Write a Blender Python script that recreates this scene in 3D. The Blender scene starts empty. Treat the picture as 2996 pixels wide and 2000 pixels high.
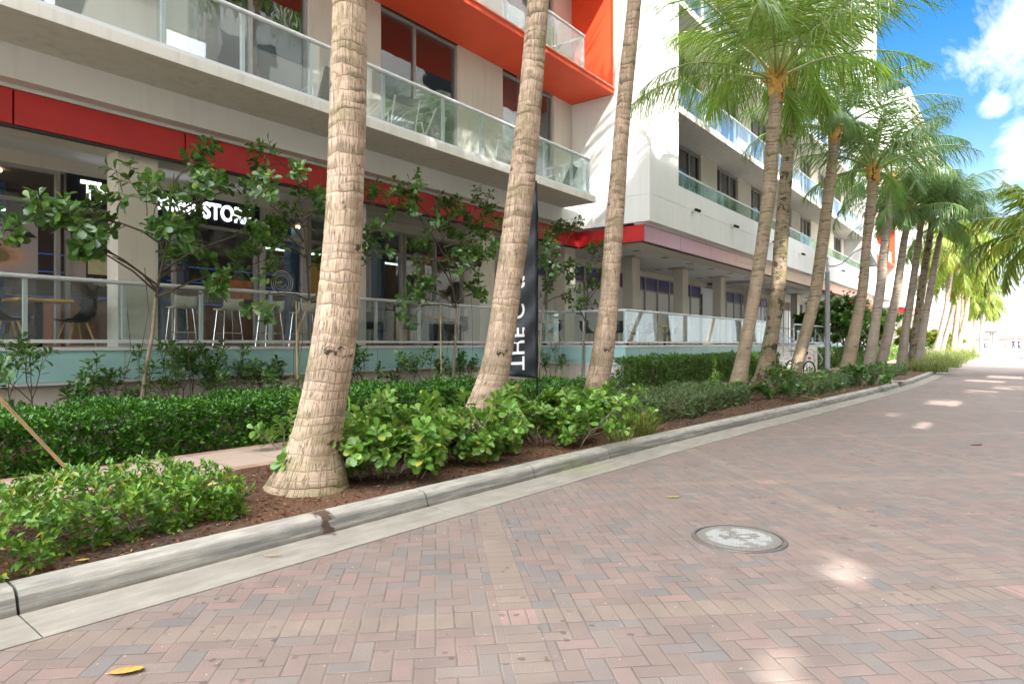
import bpy, bmesh, math, random
import numpy as np
from mathutils import Vector, Matrix
R = math.radians
rnd = random.Random(7)
rng = np.random.default_rng(11)
scene = bpy.context.scene
COL = scene.collection

# ------------------------------------------------------------------ camera
YAW = R(38.25); FPX = 1880.0; HCAM = 1.5
ca, sa = math.cos(YAW), math.sin(YAW)
cam = bpy.data.cameras.new('camera'); camo = bpy.data.objects.new('camera', cam); COL.objects.link(camo)
camo.location = (0, 0, HCAM); camo.rotation_euler = (R(90), 0, YAW - R(90))
cam.sensor_width = 36; cam.lens = FPX / 2996 * 36; cam.shift_y = 4 / 2996
cam.clip_end = 6000; cam.clip_start = .05
scene.camera = camo

def ray(u, v):
    r = (u - 1498) / FPX; return (ca + sa * r, sa - ca * r, (1004 - v) / FPX)
def at(u, v, dep):
    d = ray(u, v); return Vector((d[0] * dep, d[1] * dep, HCAM + d[2] * dep))
def onz(u, v, z=0.):
    d = ray(u, v); k = (z - HCAM) / d[2]; return Vector((k * d[0], k * d[1], z))
def ony(u, v, y):
    d = ray(u, v); k = y / d[1]; return Vector((k * d[0], y, HCAM + k * d[2]))

# ------------------------------------------------------------------ object helpers
def tag(o, label=None, cat=None, group=None, kind=None):
    if label: o['label'] = label
    if cat: o['category'] = cat
    if group: o['group'] = group
    if kind: o['kind'] = kind
    return o
def empty(name, loc=(0, 0, 0), rz=0., label=None, cat=None, group=None):
    o = bpy.data.objects.new(name, None); COL.objects.link(o)
    o.location = loc; o.rotation_euler = (0, 0, rz); o.empty_display_size = .2
    return tag(o, label, cat, group)
def link_mesh(name, me, mats, parent=None):
    o = bpy.data.objects.new(name, me); COL.objects.link(o)
    for m in (mats if isinstance(mats, (list, tuple)) else [mats]): me.materials.append(m)
    if parent is not None: o.parent = parent
    return o
def copy_tree(o, parent=None):
    c = o.copy(); COL.objects.link(c)
    if parent is not None: c.parent = parent
    for ch in list(o.children): copy_tree(ch, c)
    return c
class MB:
    def __init__(s): s.v = []; s.f = []; s.m = []; s.uv = None; s.cur = 0
    def add(s, vs, fs):
        b = len(s.v); s.v += [tuple(p) for p in vs]; s.f += [tuple(b + i for i in f) for f in fs]; s.m += [s.cur] * len(fs)
        return s
    def box(s, x0, y0, z0, x1, y1, z1):
        x0, x1 = min(x0, x1), max(x0, x1); y0, y1 = min(y0, y1), max(y0, y1); z0, z1 = min(z0, z1), max(z0, z1)
        return s.add([(x0, y0, z0), (x1, y0, z0), (x1, y1, z0), (x0, y1, z0), (x0, y0, z1), (x1, y0, z1), (x1, y1, z1), (x0, y1, z1)],
                     [(0, 3, 2, 1), (4, 5, 6, 7), (0, 1, 5, 4), (1, 2, 6, 5), (2, 3, 7, 6), (3, 0, 4, 7)])
    def tube(s, pts, rad, n=8, cap=True):
        pts = [Vector(p) for p in pts]; k = len(pts)
        rad = rad if isinstance(rad, (list, tuple)) else [rad] * k
        vs = []; fs = []; a = None
        for i, p in enumerate(pts):
            t = (pts[min(i + 1, k - 1)] - pts[max(i - 1, 0)]).normalized()
            if a is None:
                a = Vector((0, 0, 1)) if abs(t.z) < .9 else Vector((1, 0, 0))
            a = (a - t * a.dot(t)).normalized(); b = t.cross(a)
            for j in range(n):
                th = 2 * math.pi * j / n
                vs.append(p + (a * math.cos(th) + b * math.sin(th)) * rad[i])
        for i in range(k - 1):
            for j in range(n):
                fs.append((i * n + j, i * n + (j + 1) % n, (i + 1) * n + (j + 1) % n, (i + 1) * n + j))
        if cap:
            fs.append(tuple(range(n - 1, -1, -1))); fs.append(tuple((k - 1) * n + j for j in range(n)))
        return s.add(vs, fs)
    def bar(s, a, b, w, h=None):
        a = Vector(a); b = Vector(b); h = h or w
        t = (b - a).normalized(); u = Vector((0, 0, 1)) if abs(t.z) < .95 else Vector((0, 1, 0))
        x = t.cross(u).normalized() * w / 2; y = x.cross(t).normalized() * h / 2
        vs = [p + sx * x + sy * y for p in (a, b) for sx, sy in ((-1, -1), (1, -1), (1, 1), (-1, 1))]
        return s.add(vs, [(0, 1, 2, 3), (7, 6, 5, 4), (0, 4, 5, 1), (1, 5, 6, 2), (2, 6, 7, 3), (3, 7, 4, 0)])
    def lathe(s, prof, c=(0, 0, 0), n=20):
        vs = []; fs = []
        for (r, z) in prof:
            for j in range(n):
                th = 2 * math.pi * j / n; vs.append((c[0] + r * math.cos(th), c[1] + r * math.sin(th), c[2] + z))
        for i in range(len(prof) - 1):
            for j in range(n): fs.append((i * n + j, i * n + (j + 1) % n, (i + 1) * n + (j + 1) % n, (i + 1) * n + j))
        return s.add(vs, fs)
    def build(s, name, mats, parent=None, smooth=False, bevel=0):
        me = bpy.data.meshes.new(name); me.from_pydata(s.v, [], s.f)
        o = link_mesh(name, me, mats, parent)
        if any(s.m): me.polygons.foreach_set('material_index', s.m)
        if smooth: me.polygons.foreach_set('use_smooth', [True] * len(me.polygons))
        if bevel:
            b = o.modifiers.new('b', 'BEVEL'); b.width = bevel; b.segments = 2; b.limit_method = 'ANGLE'
        me.update()
        return o
def arrays_mesh(name, V, F, mats, parent=None, mi=None, smooth=False):
    """V (n,3) array, F list of (array of faces with k columns)"""
    me = bpy.data.meshes.new(name)
    me.vertices.add(len(V)); me.vertices.foreach_set('co', np.asarray(V, dtype=np.float32).ravel())
    loops = np.concatenate([f.ravel() for f in F]).astype(np.int32)
    tot = np.concatenate([np.full(len(f), f.shape[1]) for f in F]).astype(np.int32)
    start = np.concatenate([[0], np.cumsum(tot)[:-1]]).astype(np.int32)
    me.loops.add(len(loops)); me.loops.foreach_set('vertex_index', loops)
    me.polygons.add(len(tot)); me.polygons.foreach_set('loop_start', start); me.polygons.foreach_set('loop_total', tot)
    if mi is not None: me.polygons.foreach_set('material_index', np.asarray(mi, dtype=np.int32))
    if smooth: me.polygons.foreach_set('use_smooth', np.ones(len(tot), dtype=bool))
    me.update(calc_edges=True); me.validate()
    return link_mesh(name, me, mats, parent)

# ------------------------------------------------------------------ leaves
T_CLUSIA = (np.array([(0, 0, 0), (.4, 0, -.01), (.78, 0, -.03), (1, 0, -.09), (.32, -.26, .05), (.72, -.5, .05), (.95, -.3, -.02), (.32, .26, .05), (.72, .5, .05), (.95, .3, -.02)]),
            [np.array([(1, 2, 5, 4), (2, 3, 6, 5), (2, 1, 7, 8), (3, 2, 8, 9)]), np.array([(0, 1, 4), (1, 0, 7)])])
T_OVAL = (np.array([(0, 0, 0), (.5, 0, -.03), (1, 0, -.06), (.45, -.5, .08), (.45, .5, .08)]),
          [np.array([(0, 1, 3), (1, 2, 3), (1, 0, 4), (2, 1, 4)])])
T_BLADE = (np.array([(0, -.5, 0), (0, .5, 0), (.4, -.5, -.05), (.4, .5, -.05), (.75, -.38, -.24), (.75, .38, -.24), (1, 0, -.46)]),
           [np.array([(0, 2, 3, 1), (2, 4, 5, 3)]), np.array([(4, 6, 5)])])
T_BLADE_S = (np.array([(0, -.5, 0), (0, .5, 0), (.5, -.45, -.03), (.5, .45, -.03), (1, 0, -.14)]),
             [np.array([(0, 2, 3, 1)]), np.array([(2, 4, 3)])])
def unit(a): return a / np.maximum(np.linalg.norm(a, axis=1, keepdims=True), 1e-9)
def leaf_arrays(tm, P, D, N, L, W):
    P = np.asarray(P, float); D = unit(np.asarray(D, float)); N = np.asarray(N, float)
    S = unit(np.cross(N, D) + 1e-6); N = np.cross(D, S)
    tv, tf = tm; L = np.asarray(L, float)[:, None, None]; W = np.asarray(W, float)[:, None, None]
    V = P[:, None, :] + D[:, None, :] * tv[None, :, 0:1] * L + S[:, None, :] * tv[None, :, 1:2] * W + N[:, None, :] * tv[None, :, 2:3] * L
    n, k = len(P), len(tv)
    off = (np.arange(n) * k)[:, None, None]
    F = [(f[None] + off).reshape(-1, f.shape[1]) for f in tf]
    return V.reshape(-1, 3), F
def leaves(name, mat, tm, P, D, N, L, W, parent=None):
    V, F = leaf_arrays(tm, P, D, N, L, W)
    return arrays_mesh(name, V, F, mat, parent)

# ------------------------------------------------------------------ materials
class G:
    def __init__(s, name):
        s.mat = bpy.data.materials.new(name); s.mat.use_nodes = True
        s.nt = s.mat.node_tree; s.nt.nodes.clear()
        s.out = s.nt.nodes.new('ShaderNodeOutputMaterial')
    def n(s, t, **k):
        nd = s.nt.nodes.new(t)
        for a, b in k.items(): setattr(nd, a, b)
        return nd
    def set(s, sock, v):
        if hasattr(v, 'is_linked') or isinstance(v, bpy.types.NodeSocket): s.nt.links.new(v, sock)
        else:
            if sock.type == 'RGBA' and not hasattr(v, '__len__'): v = (v, v, v, 1)
            if sock.type == 'RGBA' and len(v) == 3: v = (*v, 1)
            sock.default_value = v
    def m(s, op, a, b=0., c=0.):
        nd = s.n('ShaderNodeMath', operation=op); s.set(nd.inputs[0], a)
        if len(nd.inputs) > 1: s.set(nd.inputs[1], b)
        if len(nd.inputs) > 2: s.set(nd.inputs[2], c)
        return nd.outputs[0]
    def mix(s, f, a, b, bt='MIX'):
        nd = s.n('ShaderNodeMix', data_type='RGBA', blend_type=bt); s.set(nd.inputs[0], f); s.set(nd.inputs[6], a); s.set(nd.inputs[7], b)
        return nd.outputs[2]
    def ramp(s, f, pts, interp='LINEAR'):
        nd = s.n('ShaderNodeValToRGB'); r = nd.color_ramp; r.interpolation = interp
        while len(r.elements) < len(pts): r.elements.new(.5)
        for e, (p, c) in zip(r.elements, pts):
            e.position = p; e.color = (c, c, c, 1) if not hasattr(c, '__len__') else (*c, 1)
        s.set(nd.inputs[0], f); return nd.outputs[0]
    def pos(s): return s.n('ShaderNodeNewGeometry').outputs['Position']
    def obj(s): return s.n('ShaderNodeTexCoord').outputs['Object']
    def uv(s): return s.n('ShaderNodeTexCoord').outputs['UV']
    def island(s): return s.n('ShaderNodeNewGeometry').outputs['Random Per Island']
    def xyz(s, v):
        nd = s.n('ShaderNodeSeparateXYZ'); s.set(nd.inputs[0], v); return nd.outputs
    def comb(s, x, y, z=0.):
        nd = s.n('ShaderNodeCombineXYZ'); s.set(nd.inputs[0], x); s.set(nd.inputs[1], y); s.set(nd.inputs[2], z); return nd.outputs[0]
    def scale(s, v, k):
        nd = s.n('ShaderNodeVectorMath', operation='MULTIPLY'); s.set(nd.inputs[0], v); nd.inputs[1].default_value = k; return nd.outputs[0]
    def noise(s, v, sc, det=4, rough=.55, dist=0.):
        nd = s.n('ShaderNodeTexNoise'); s.set(nd.inputs['Vector'], v); nd.inputs['Scale'].default_value = sc
        nd.inputs['Detail'].default_value = det; nd.inputs['Roughness'].default_value = rough; nd.inputs['Distortion'].default_value = dist
        return nd.outputs[0]
    def white(s, v):
        nd = s.n('ShaderNodeTexWhiteNoise', noise_dimensions='3D'); s.set(nd.inputs[0], v); return nd.outputs
    def bump(s, h, st=.3, d=.01):
        nd = s.n('ShaderNodeBump'); nd.inputs['Strength'].default_value = st; nd.inputs['Distance'].default_value = d
        s.set(nd.inputs['Height'], h); return nd.outputs[0]
    def bsdf(s, col, rough=.7, normal=None, metal=0., spec=.5, **k):
        nd = s.n('ShaderNodeBsdfPrincipled'); s.set(nd.inputs['Base Color'], col); s.set(nd.inputs['Roughness'], rough)
        nd.inputs['Metallic'].default_value = metal; s.set(nd.inputs['Specular IOR Level'], spec)
        if normal is not None: s.set(nd.inputs['Normal'], normal)
        for a, b in k.items(): s.set(nd.inputs[a.replace('_', ' ')], b)
        return nd.outputs[0]
    def done(s, sh):
        s.nt.links.new(sh, s.out.inputs[0]); return s.mat
def plain(name, col, rough=.6, metal=0., var=.08, sc=6., bump=0., spec=.5):
    g = G(name); p = g.pos(); nz = g.noise(p, sc, 5)
    c = g.mix(g.ramp(nz, [(.3, 0.), (.7, 1.)]), tuple(x * (1 - var) for x in col), tuple(min(1, x * (1 + var)) for x in col))
    nm = g.bump(g.noise(p, sc * 22, 3), bump, .004) if bump else None
    return g.done(g.bsdf(c, rough, nm, metal, spec))
def stucco(name, col, streak=.12):
    g = G(name); p = g.pos(); big = g.noise(p, .9, 5); x = g.scale(p, (7, 7, .5)); st = g.noise(x, 1., 4)
    c = g.mix(g.ramp(big, [(.3, 0.), (.72, 1.)]), tuple(v * .93 for v in col), col)
    c = g.mix(g.m('MULTIPLY', g.ramp(st, [(.5, 0.), (.8, 1.)]), streak), c, (.22, .2, .17))
    h = g.m('ADD', g.noise(p, 90, 3), g.m('MULTIPLY', g.noise(p, 14, 3), .6))
    return g.done(g.bsdf(c, .85, g.bump(h, .25, .004), 0, .3))
def emis(name, col, st):
    g = G(name); e = g.n('ShaderNodeEmission'); g.set(e.inputs[0], col); e.inputs[1].default_value = st
    return g.done(e.outputs[0])
def glass(name, tint, refl=1.5, base=.05, haze=0., hazecol=(.6, .7, .7), wav=.0, mul=.7, cap=.3):
    g = G(name); f = g.n('ShaderNodeFresnel'); f.inputs[0].default_value = refl
    gl = g.n('ShaderNodeBsdfGlossy'); gl.inputs['Roughness'].default_value = .01; gl.inputs[0].default_value = (.95, .97, 1, 1)
    if wav:
        nm = g.bump(g.noise(g.pos(), 1.3, 2), wav, .05); g.set(gl.inputs['Normal'], nm)
    tr = g.n('ShaderNodeBsdfTransparent'); tr.inputs[0].default_value = (*tint, 1)
    body = tr.outputs[0]
    if haze:
        df = g.n('ShaderNodeBsdfDiffuse'); df.inputs[0].default_value = (*hazecol, 1)
        mx = g.n('ShaderNodeMixShader'); mx.inputs[0].default_value = haze
        g.nt.links.new(body, mx.inputs[1]); g.nt.links.new(df.outputs[0], mx.inputs[2]); body = mx.outputs[0]
    mx = g.n('ShaderNodeMixShader'); g.set(mx.inputs[0], g.m('MINIMUM', g.m('MAXIMUM', g.m('MULTIPLY', f.outputs[0], mul), base), cap))
    g.nt.links.new(body, mx.inputs[1]); g.nt.links.new(gl.outputs[0], mx.inputs[2])
    return g.done(mx.outputs[0])
def leafmat(name, c0, c1, c2=None, rough=.35, trans=.35, spec=.5, amount=.03):
    """leaf colours differ from leaf to leaf; c2 = odd yellowed leaf"""
    g = G(name); i = g.island()
    c = g.ramp(i, [(0., c0), (1 - amount - .12, c1), (1 - amount - .02, tuple((a + b) / 2 for a, b in zip(c1, c2 or c1))), (1., c2 or c1)])
    nz = g.noise(g.pos(), 30, 2)
    c = g.mix(g.m('MULTIPLY', nz, .35), c, tuple(v * .5 for v in c0))
    b = g.bsdf(c, rough, None, 0, spec)
    t = g.n('ShaderNodeBsdfTranslucent'); g.set(t.inputs[0], g.mix(.5, c, (.25, .42, .05), 'MIX'))
    mx = g.n('ShaderNodeMixShader'); mx.inputs[0].default_value = trans
    g.nt.links.new(b, mx.inputs[1]); g.nt.links.new(t.outputs[0], mx.inputs[2])
    return g.done(mx.outputs[0])

def m_brick():
    g = G('herringbone_brick'); x, y, z = g.xyz(g.pos()); s = math.sqrt(.5)
    P = g.m('MULTIPLY', g.m('ADD', x, y), s); Q = g.m('MULTIPLY', g.m('SUBTRACT', y, x), s)
    px = g.m('MULTIPLY', P, 10.); py = g.m('MULTIPLY', Q, 10.)
    i = g.m('FLOOR', px); j = g.m('FLOOR', py); k = g.m('FLOORED_MODULO', g.m('SUBTRACT', i, j), 4.)
    k1 = g.m('COMPARE', k, 1., .1); k2 = g.m('COMPARE', k, 2., .1); ver = g.m('GREATER_THAN', k, 1.5)
    bi = g.m('SUBTRACT', i, k1); bj = g.m('SUBTRACT', j, k2)
    lx = g.m('SUBTRACT', px, bi); ly = g.m('SUBTRACT', py, bj)
    wx = g.m('SUBTRACT', 2., ver); wy = g.m('ADD', 1., ver)
    def edge(lx, ly, wx, wy):
        return g.m('MINIMUM', g.m('MINIMUM', lx, g.m('SUBTRACT', wx, lx)), g.m('MINIMUM', ly, g.m('SUBTRACT', wy, ly)))
    e1 = edge(lx, ly, wx, wy); id1 = g.comb(bi, bj, ver)
    # soldier bands on a diamond grid
    def band(c, off):  # distance from nearest grid line
        return g.m('ABSOLUTE', g.m('SUBTRACT', g.m('FLOORED_MODULO', g.m('SUBTRACT', c, off - 1.55), 3.1), 1.55))
    dP = band(P, 3.5); dQ = band(Q, -.45)
    inP = g.m('LESS_THAN', dP, .1); inQ = g.m('LESS_THAN', dQ, .1)
    inb = g.m('MAXIMUM', inP, inQ); cross = g.m('MULTIPLY', inP, inQ)
    across = g.m('ADD', g.m('MULTIPLY', inP, g.m('MULTIPLY', dP, 10.)), g.m('MULTIPLY', g.m('SUBTRACT', 1., inP), g.m('MULTIPLY', dQ, 10.)))
    along = g.m('ADD', g.m('MULTIPLY', inP, py), g.m('MULTIPLY', g.m('SUBTRACT', 1., inP), px))
    fa = g.m('FRACT', along)
    e2 = g.m('MINIMUM', g.m('SUBTRACT', 1., across), g.m('MINIMUM', fa, g.m('SUBTRACT', 1., fa)))
    id2 = g.comb(g.m('FLOOR', along), inP, 7.)
    ee = g.m('ADD', g.m('MULTIPLY', inb, e2), g.m('MULTIPLY', g.m('SUBTRACT', 1., inb), e1))
    w1 = g.white(id1); w2 = g.white(id2)
    patch = g.noise(g.pos(), .55, 3)
    t = g.m('ADD', g.m('MULTIPLY', w1[0], .75), g.m('MULTIPLY', g.m('SUBTRACT', patch, .35), .55))
    c1 = g.ramp(t, [(0., (.138, .104, .094)), (.28, (.17, .121, .108)), (.44, (.2, .132, .12)), (.56, (.186, .146, .13)), (.7, (.15, .128, .122)), (.82, (.112, .112, .12)), (1., (.078, .086, .104))])
    c2 = g.ramp(w2[0], [(0., (.182, .138, .114)), (1., (.21, .162, .134))])
    c = g.mix(inb, c1, c2); c = g.mix(cross, c, (.31, .185, .165))
    fine = g.noise(g.pos(), 170, 3); med = g.noise(g.pos(), 3.2, 6, .65)
    c = g.mix(g.m('MULTIPLY', g.ramp(fine, [(.35, 0.), (.75, 1.)]), .35), c, (.42, .34, .28))
    c = g.mix(g.ramp(med, [(.3, .6), (.65, 0.)]), c, (.13, .105, .095)); c = g.mix(g.ramp(g.noise(g.pos(), .42, 5, .6), [(.5, 0.), (.75, .4)]), c, (.23, .195, .18)); rb = g.noise(g.comb(bi, bj, ver), 1.7, 1); c = g.mix(g.m('MULTIPLY', g.m('SUBTRACT', 1., inb), g.ramp(rb, [(.62, 0.), (.7, .35)])), c, (.26, .165, .142))
    vor = g.n('ShaderNodeTexVoronoi'); g.set(vor.inputs[0], g.comb(x, y, 0.)); vor.inputs['Scale'].default_value = 2.6
    spot = g.m('MULTIPLY', g.m('LESS_THAN', g.m('ADD', vor.outputs[0], g.m('MULTIPLY', g.noise(g.pos(), 22, 2), .10)), .14), g.ramp(g.noise(g.pos(), .55, 2), [(.42, 0.), (.55, 1.)]))
    vo2 = g.n('ShaderNodeTexVoronoi'); g.set(vo2.inputs[0], g.comb(x, y, 3.)); vo2.inputs['Scale'].default_value = 9.
    spot2 = g.m('MULTIPLY', g.m('LESS_THAN', g.m('ADD', vo2.outputs[0], g.m('MULTIPLY', g.noise(g.pos(), 40, 2), .2)), .27), g.ramp(g.noise(g.pos(), .8, 3), [(.5, 0.), (.6, 1.)]))
    c = g.mix(g.m('MULTIPLY', g.m('MAXIMUM', spot, spot2), .6), c, (.06, .042, .04)); fl = g.ramp(g.noise(g.pos(), 34, 2, .4), [(.73, 0.), (.76, .7)]); c = g.mix(fl, c, (.5, .46, .42))
    wander = g.m('MULTIPLY', g.noise(g.pos(), 60, 2), .035)
    mort = g.m('LESS_THAN', ee, g.m('ADD', .02, wander)); 
    c = g.mix(g.m('MULTIPLY', mort, .7), c, g.ramp(g.noise(g.pos(), 4, 3), [(.35, (.06, .05, .042)), (.7, (.21, .175, .145))]))
    h = g.m('ADD', g.ramp(ee, [(.0, 0.), (.1, 1.)]), g.m('ADD', g.m('MULTIPLY', fine, .35), g.m('MULTIPLY', g.m('ADD', w1[0], w2[0]), .22)))
    return g.done(g.bsdf(c, g.ramp(med, [(.3, .62), (.7, .82)]), g.bump(h, .55, .005), 0, .35))
def m_concrete(name, col, dirt=.5):
    g = G(name); p = g.pos(); x, y, z = g.xyz(p)
    a = g.noise(p, 3.5, 6, .6); st = g.noise(g.scale(p, (1.3, 6, 12)), 2., 5, .65); f = g.noise(p, 120, 3)
    c = g.mix(g.ramp(a, [(.3, 0.), (.7, 1.)]), tuple(v * .8 for v in col), tuple(min(1, v * 1.08) for v in col))
    face = g.m('MULTIPLY', g.ramp(st, [(.4, 0.), (.66, 1.)]), dirt)
    c = g.mix(face, c, (.15, .145, .14)); lo = g.noise(g.scale(p, (.9, 9, 30)), 1., 5, .7); c = g.mix(g.m('MULTIPLY', g.ramp(lo, [(.4, .12), (.58, .85)]), g.m('MULTIPLY', g.ramp(z, [(.02, .2), (.04, 1.), (.1, .9), (.13, .0)]), dirt * 1.45)), c, (.09, .088, .088)); c = g.mix(g.m('MULTIPLY', g.ramp(z, [(.02, 1.), (.05, 0.)]), g.m('MULTIPLY', g.ramp(g.noise(g.scale(p, (2., 14, 1)), 1., 5, .7), [(.35, .35), (.6, 1.)]), min(1., dirt * 1.4))), c, (.09, .07, .05))
    spk = g.ramp(g.noise(p, 70, 2), [(.68, 0.), (.78, .45)])
    c = g.mix(spk, c, (.6, .56, .48))
    moss = g.m('MULTIPLY', g.ramp(g.noise(p, .35, 3), [(.6, 0.), (.74, .6)]), g.ramp(g.noise(p, 9, 4), [(.4, 0.), (.6, 1.)]))
    c = g.mix(moss, c, (.2, .24, .06))
    return g.done(g.bsdf(c, .85, g.bump(g.m('ADD', f, a), .3, .005), 0, .3))
def m_path():
    g = G('pink_concrete_path'); x, y, z = g.xyz(g.pos())
    border = g.m('MAXIMUM', g.m('LESS_THAN', y, 6.66), g.m('GREATER_THAN', y, 7.7))
    bx = g.m('MULTIPLY', x, 5.); fx = g.m('FRACT', bx)
    eb = g.m('MINIMUM', fx, g.m('SUBTRACT', 1., fx)); w = g.white(g.comb(g.m('FLOOR', bx), border, g.m('GREATER_THAN', y, 7.)))
    cb = g.ramp(w[0], [(0., (.33, .19, .14)), (1., (.42, .27, .2))])
    gx = g.m('FRACT', g.m('MULTIPLY', x, 1 / .6)); gy = g.m('FRACT', g.m('MULTIPLY', g.m('SUBTRACT', y, 6.66), 1 / .52))
    ec = g.m('MINIMUM', g.m('MINIMUM', gx, g.m('SUBTRACT', 1., gx)), g.m('MINIMUM', gy, g.m('SUBTRACT', 1., gy)))
    n1 = g.noise(g.pos(), 4, 5)
    cc = g.mix(n1, (.36, .275, .225), (.45, .35, .29))
    cc = g.mix(g.m('MULTIPLY', g.m('LESS_THAN', ec, .012), .55), cc, (.16, .12, .1))
    cb = g.mix(g.m('MULTIPLY', g.m('LESS_THAN', eb, .035), .6), cb, (.15, .11, .09))
    return g.done(g.bsdf(g.mix(border, cc, cb), .85, g.bump(g.noise(g.pos(), 150, 2), .2, .003), 0, .3))
def m_mulch():
    g = G('mulch_soil'); p = g.pos()
    a = g.noise(p, 26, 6, .7); b = g.noise(p, .8, 4); s = g.noise(g.scale(p, (90, 40, 60)), 1., 4, .7)
    red = g.mix(g.ramp(s, [(.3, 0.), (.72, 1.)]), (.06, .034, .022), (.3, .165, .1))
    soil = g.mix(g.ramp(a, [(.3, 0.), (.75, 1.)]), (.045, .032, .024), (.17, .12, .09))
    c = g.mix(g.ramp(b, [(.42, 0.), (.58, 1.)]), red, soil)
    return g.done(g.bsdf(c, .95, g.bump(g.m('ADD', a, s), .9, .03), 0, .2))
def m_trunk(name, light, dark, moss=.3, crack=1., blot=.5, pale_band=.5, bt=.635):
    g = G(name); u, v, _ = g.xyz(g.uv()); o = g.obj()
    wob = g.noise(g.comb(g.m('MULTIPLY', u, 3.), g.m('MULTIPLY', v, 2.2), 0.), 1., 3)
    wob2 = g.noise(g.comb(g.m('MULTIPLY', u, .7), g.m('MULTIPLY', v, .9), 5.), 1., 2)
    vv = g.m('ADD', g.m('MULTIPLY', v, 9.), g.m('ADD', g.m('MULTIPLY', wob, 2.1), g.m('MULTIPLY', g.noise(g.comb(0., g.m('MULTIPLY', v, 2.4), 9.), 1., 2), 4.5)))
    fr = g.m('FRACT', vv); rid = g.white(g.comb(g.m('FLOOR', vv), 3., 1.))
    ring = g.ramp(fr, [(0., .1), (.035, .0), (.075, .75), (.2, 1.), (.85, 1.), (1., .8)]); ring = g.m('MAXIMUM', ring, g.m('MULTIPLY', rid[0], .7))
    crn = g.m('ABSOLUTE', g.m('SUBTRACT', g.noise(g.comb(g.m('MULTIPLY', u, 58.), g.m('MULTIPLY', v, 2.6), 2.), 1., 3, .6, .3), .5))
    cr = g.m('MULTIPLY', g.ramp(crn, [(.0, 1.), (.014, .85), (.03, 0.)]), g.m('MULTIPLY', g.ramp(fr, [(.05, .25), (.2, 1.), (.9, 1.), (1., .3)]), crack))
    big = g.noise(g.comb(g.m('MULTIPLY', u, 2.), g.m('MULTIPLY', v, .9), 8.), 1., 4)
    c = g.mix(g.ramp(big, [(.3, 0.), (.7, 1.)]), tuple(a * .8 for a in light), light)
    c = g.mix(g.m('MULTIPLY', rid[0], .35), c, tuple(min(1, a * 1.35) for a in light))
    c = g.mix(g.m('MULTIPLY', g.ramp(fr, [(.55, 0.), (.95, 1.)]), pale_band * .5), c, tuple(min(1, a * 1.5) for a in light))  # paler band of bark just below each ring scar
    c = g.mix(g.m('MULTIPLY', g.m('SUBTRACT', 1., ring), .68), c, dark); c = g.mix(g.m('MULTIPLY', g.ramp(g.noise(g.comb(g.m('MULTIPLY', u, 5.), g.m('MULTIPLY', v, 1.3), 31.), 1., 5, .65), [(.45, 0.), (.7, .6)]), .7), c, tuple(a * .62 for a in light))
    c = g.mix(g.m('MULTIPLY', cr, .8), c, tuple(a * .7 for a in dark))
    cn_ = g.noise(g.comb(g.m('MULTIPLY', u, 3.4), g.m('MULTIPLY', vv, .55), 21.), 1., 3, .6)
    cres = g.m('MULTIPLY', g.m('MULTIPLY', g.ramp(cn_, [(.46, 0.), (.6, 1.)]), g.ramp(fr, [(.0, .9), (.3, .7), (.5, 0.)])), g.ramp(g.m('MULTIPLY', v, .1), [(.12, .1), (.4, 1.)]))
    c = g.mix(g.m('MULTIPLY', cres, .85), c, (.075, .07, .035))
    mo = g.noise(g.comb(g.m('MULTIPLY', u, 2.5), g.m('MULTIPLY', v, 2.5), 4.), 1., 5, .7)
    c = g.mix(g.m('MULTIPLY', g.ramp(mo, [(.49, 0.), (.62, 1.)]), moss), c, (.16, .155, .055))
    bl = g.noise(g.comb(g.m('MULTIPLY', u, 4.), g.m('MULTIPLY', v, 3.2), 14.), 1., 5, .65)
    c = g.mix(g.m('MULTIPLY', g.ramp(bl, [(bt, 0.), (bt + .025, 1.)]), blot), c, (.035, .026, .018))
    c = g.mix(g.m('MULTIPLY', g.ramp(v, [(.05, .75), (.55, 0.)]), g.ramp(mo, [(.38, 0.), (.55, 1.)])), c, (.2, .19, .075))
    h = g.m('SUBTRACT', g.m('MULTIPLY', ring, .8), g.m('MULTIPLY', cr, .6))
    return g.done(g.bsdf(c, .9, g.bump(h, .75, .014), 0, .2))
# ------------------------------------------------------------------ material set
BRICK = m_brick(); KERB = m_concrete('kerb_concrete', (.4, .375, .325), .65); GUT = m_concrete('gutter_concrete', (.36, .335, .29), .25)
PATH = m_path(); MULCH = m_mulch()
CREAM = stucco('cream_stucco', (.68, .64, .57), .18); WHITE = stucco('white_stucco', (.77, .78, .77), .1); SOFFIT = stucco('grey_soffit', (.52, .5, .46), .05)
CEIL = stucco('ceiling_paint', (.83, .83, .82), .03)
RED = plain('red_panel', (.52, .022, .024), .42, 0, .1, 1.6); ORANGE = plain('orange_stucco', (.78, .085, .026), .55, 0, .08, 1.2)
def m_faded_sheen():  # fading and sky reflection both put into the colour, shifting along the wing
    g = G('faded_red_sky_sheen'); x, y, z = g.xyz(g.pos())
    n = g.noise(g.scale(g.pos(), (3., 3., .5)), 2., 4); xx = g.m('ADD', x, g.m('MULTIPLY', n, 3.))
    c = g.ramp(g.m('MULTIPLY', g.m('SUBTRACT', xx, 17.), 1 / 40.), [(0., (.58, .3, .36)), (.1, (.68, .47, .6)), (.17, (.7, .42, .5)), (.24, (.8, .56, .52)), (.42, (.82, .64, .48)), (.6, (.78, .46, .38)), (1., (.75, .32, .31))])
    return g.done(g.bsdf(c, .45, None, 0, .5))
FADED_SHEEN = m_faded_sheen()
DARK = plain('dark_gap', (.05, .045, .045), .8); ALU = plain('white_aluminium', (.66, .69, .72), .38, .2, .04)
FRAME = plain('window_frame_grey', (.36, .345, .33), .5, .2, .04); CHROME = plain('chrome', (.75, .76, .78), .15, 1., .02)
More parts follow.
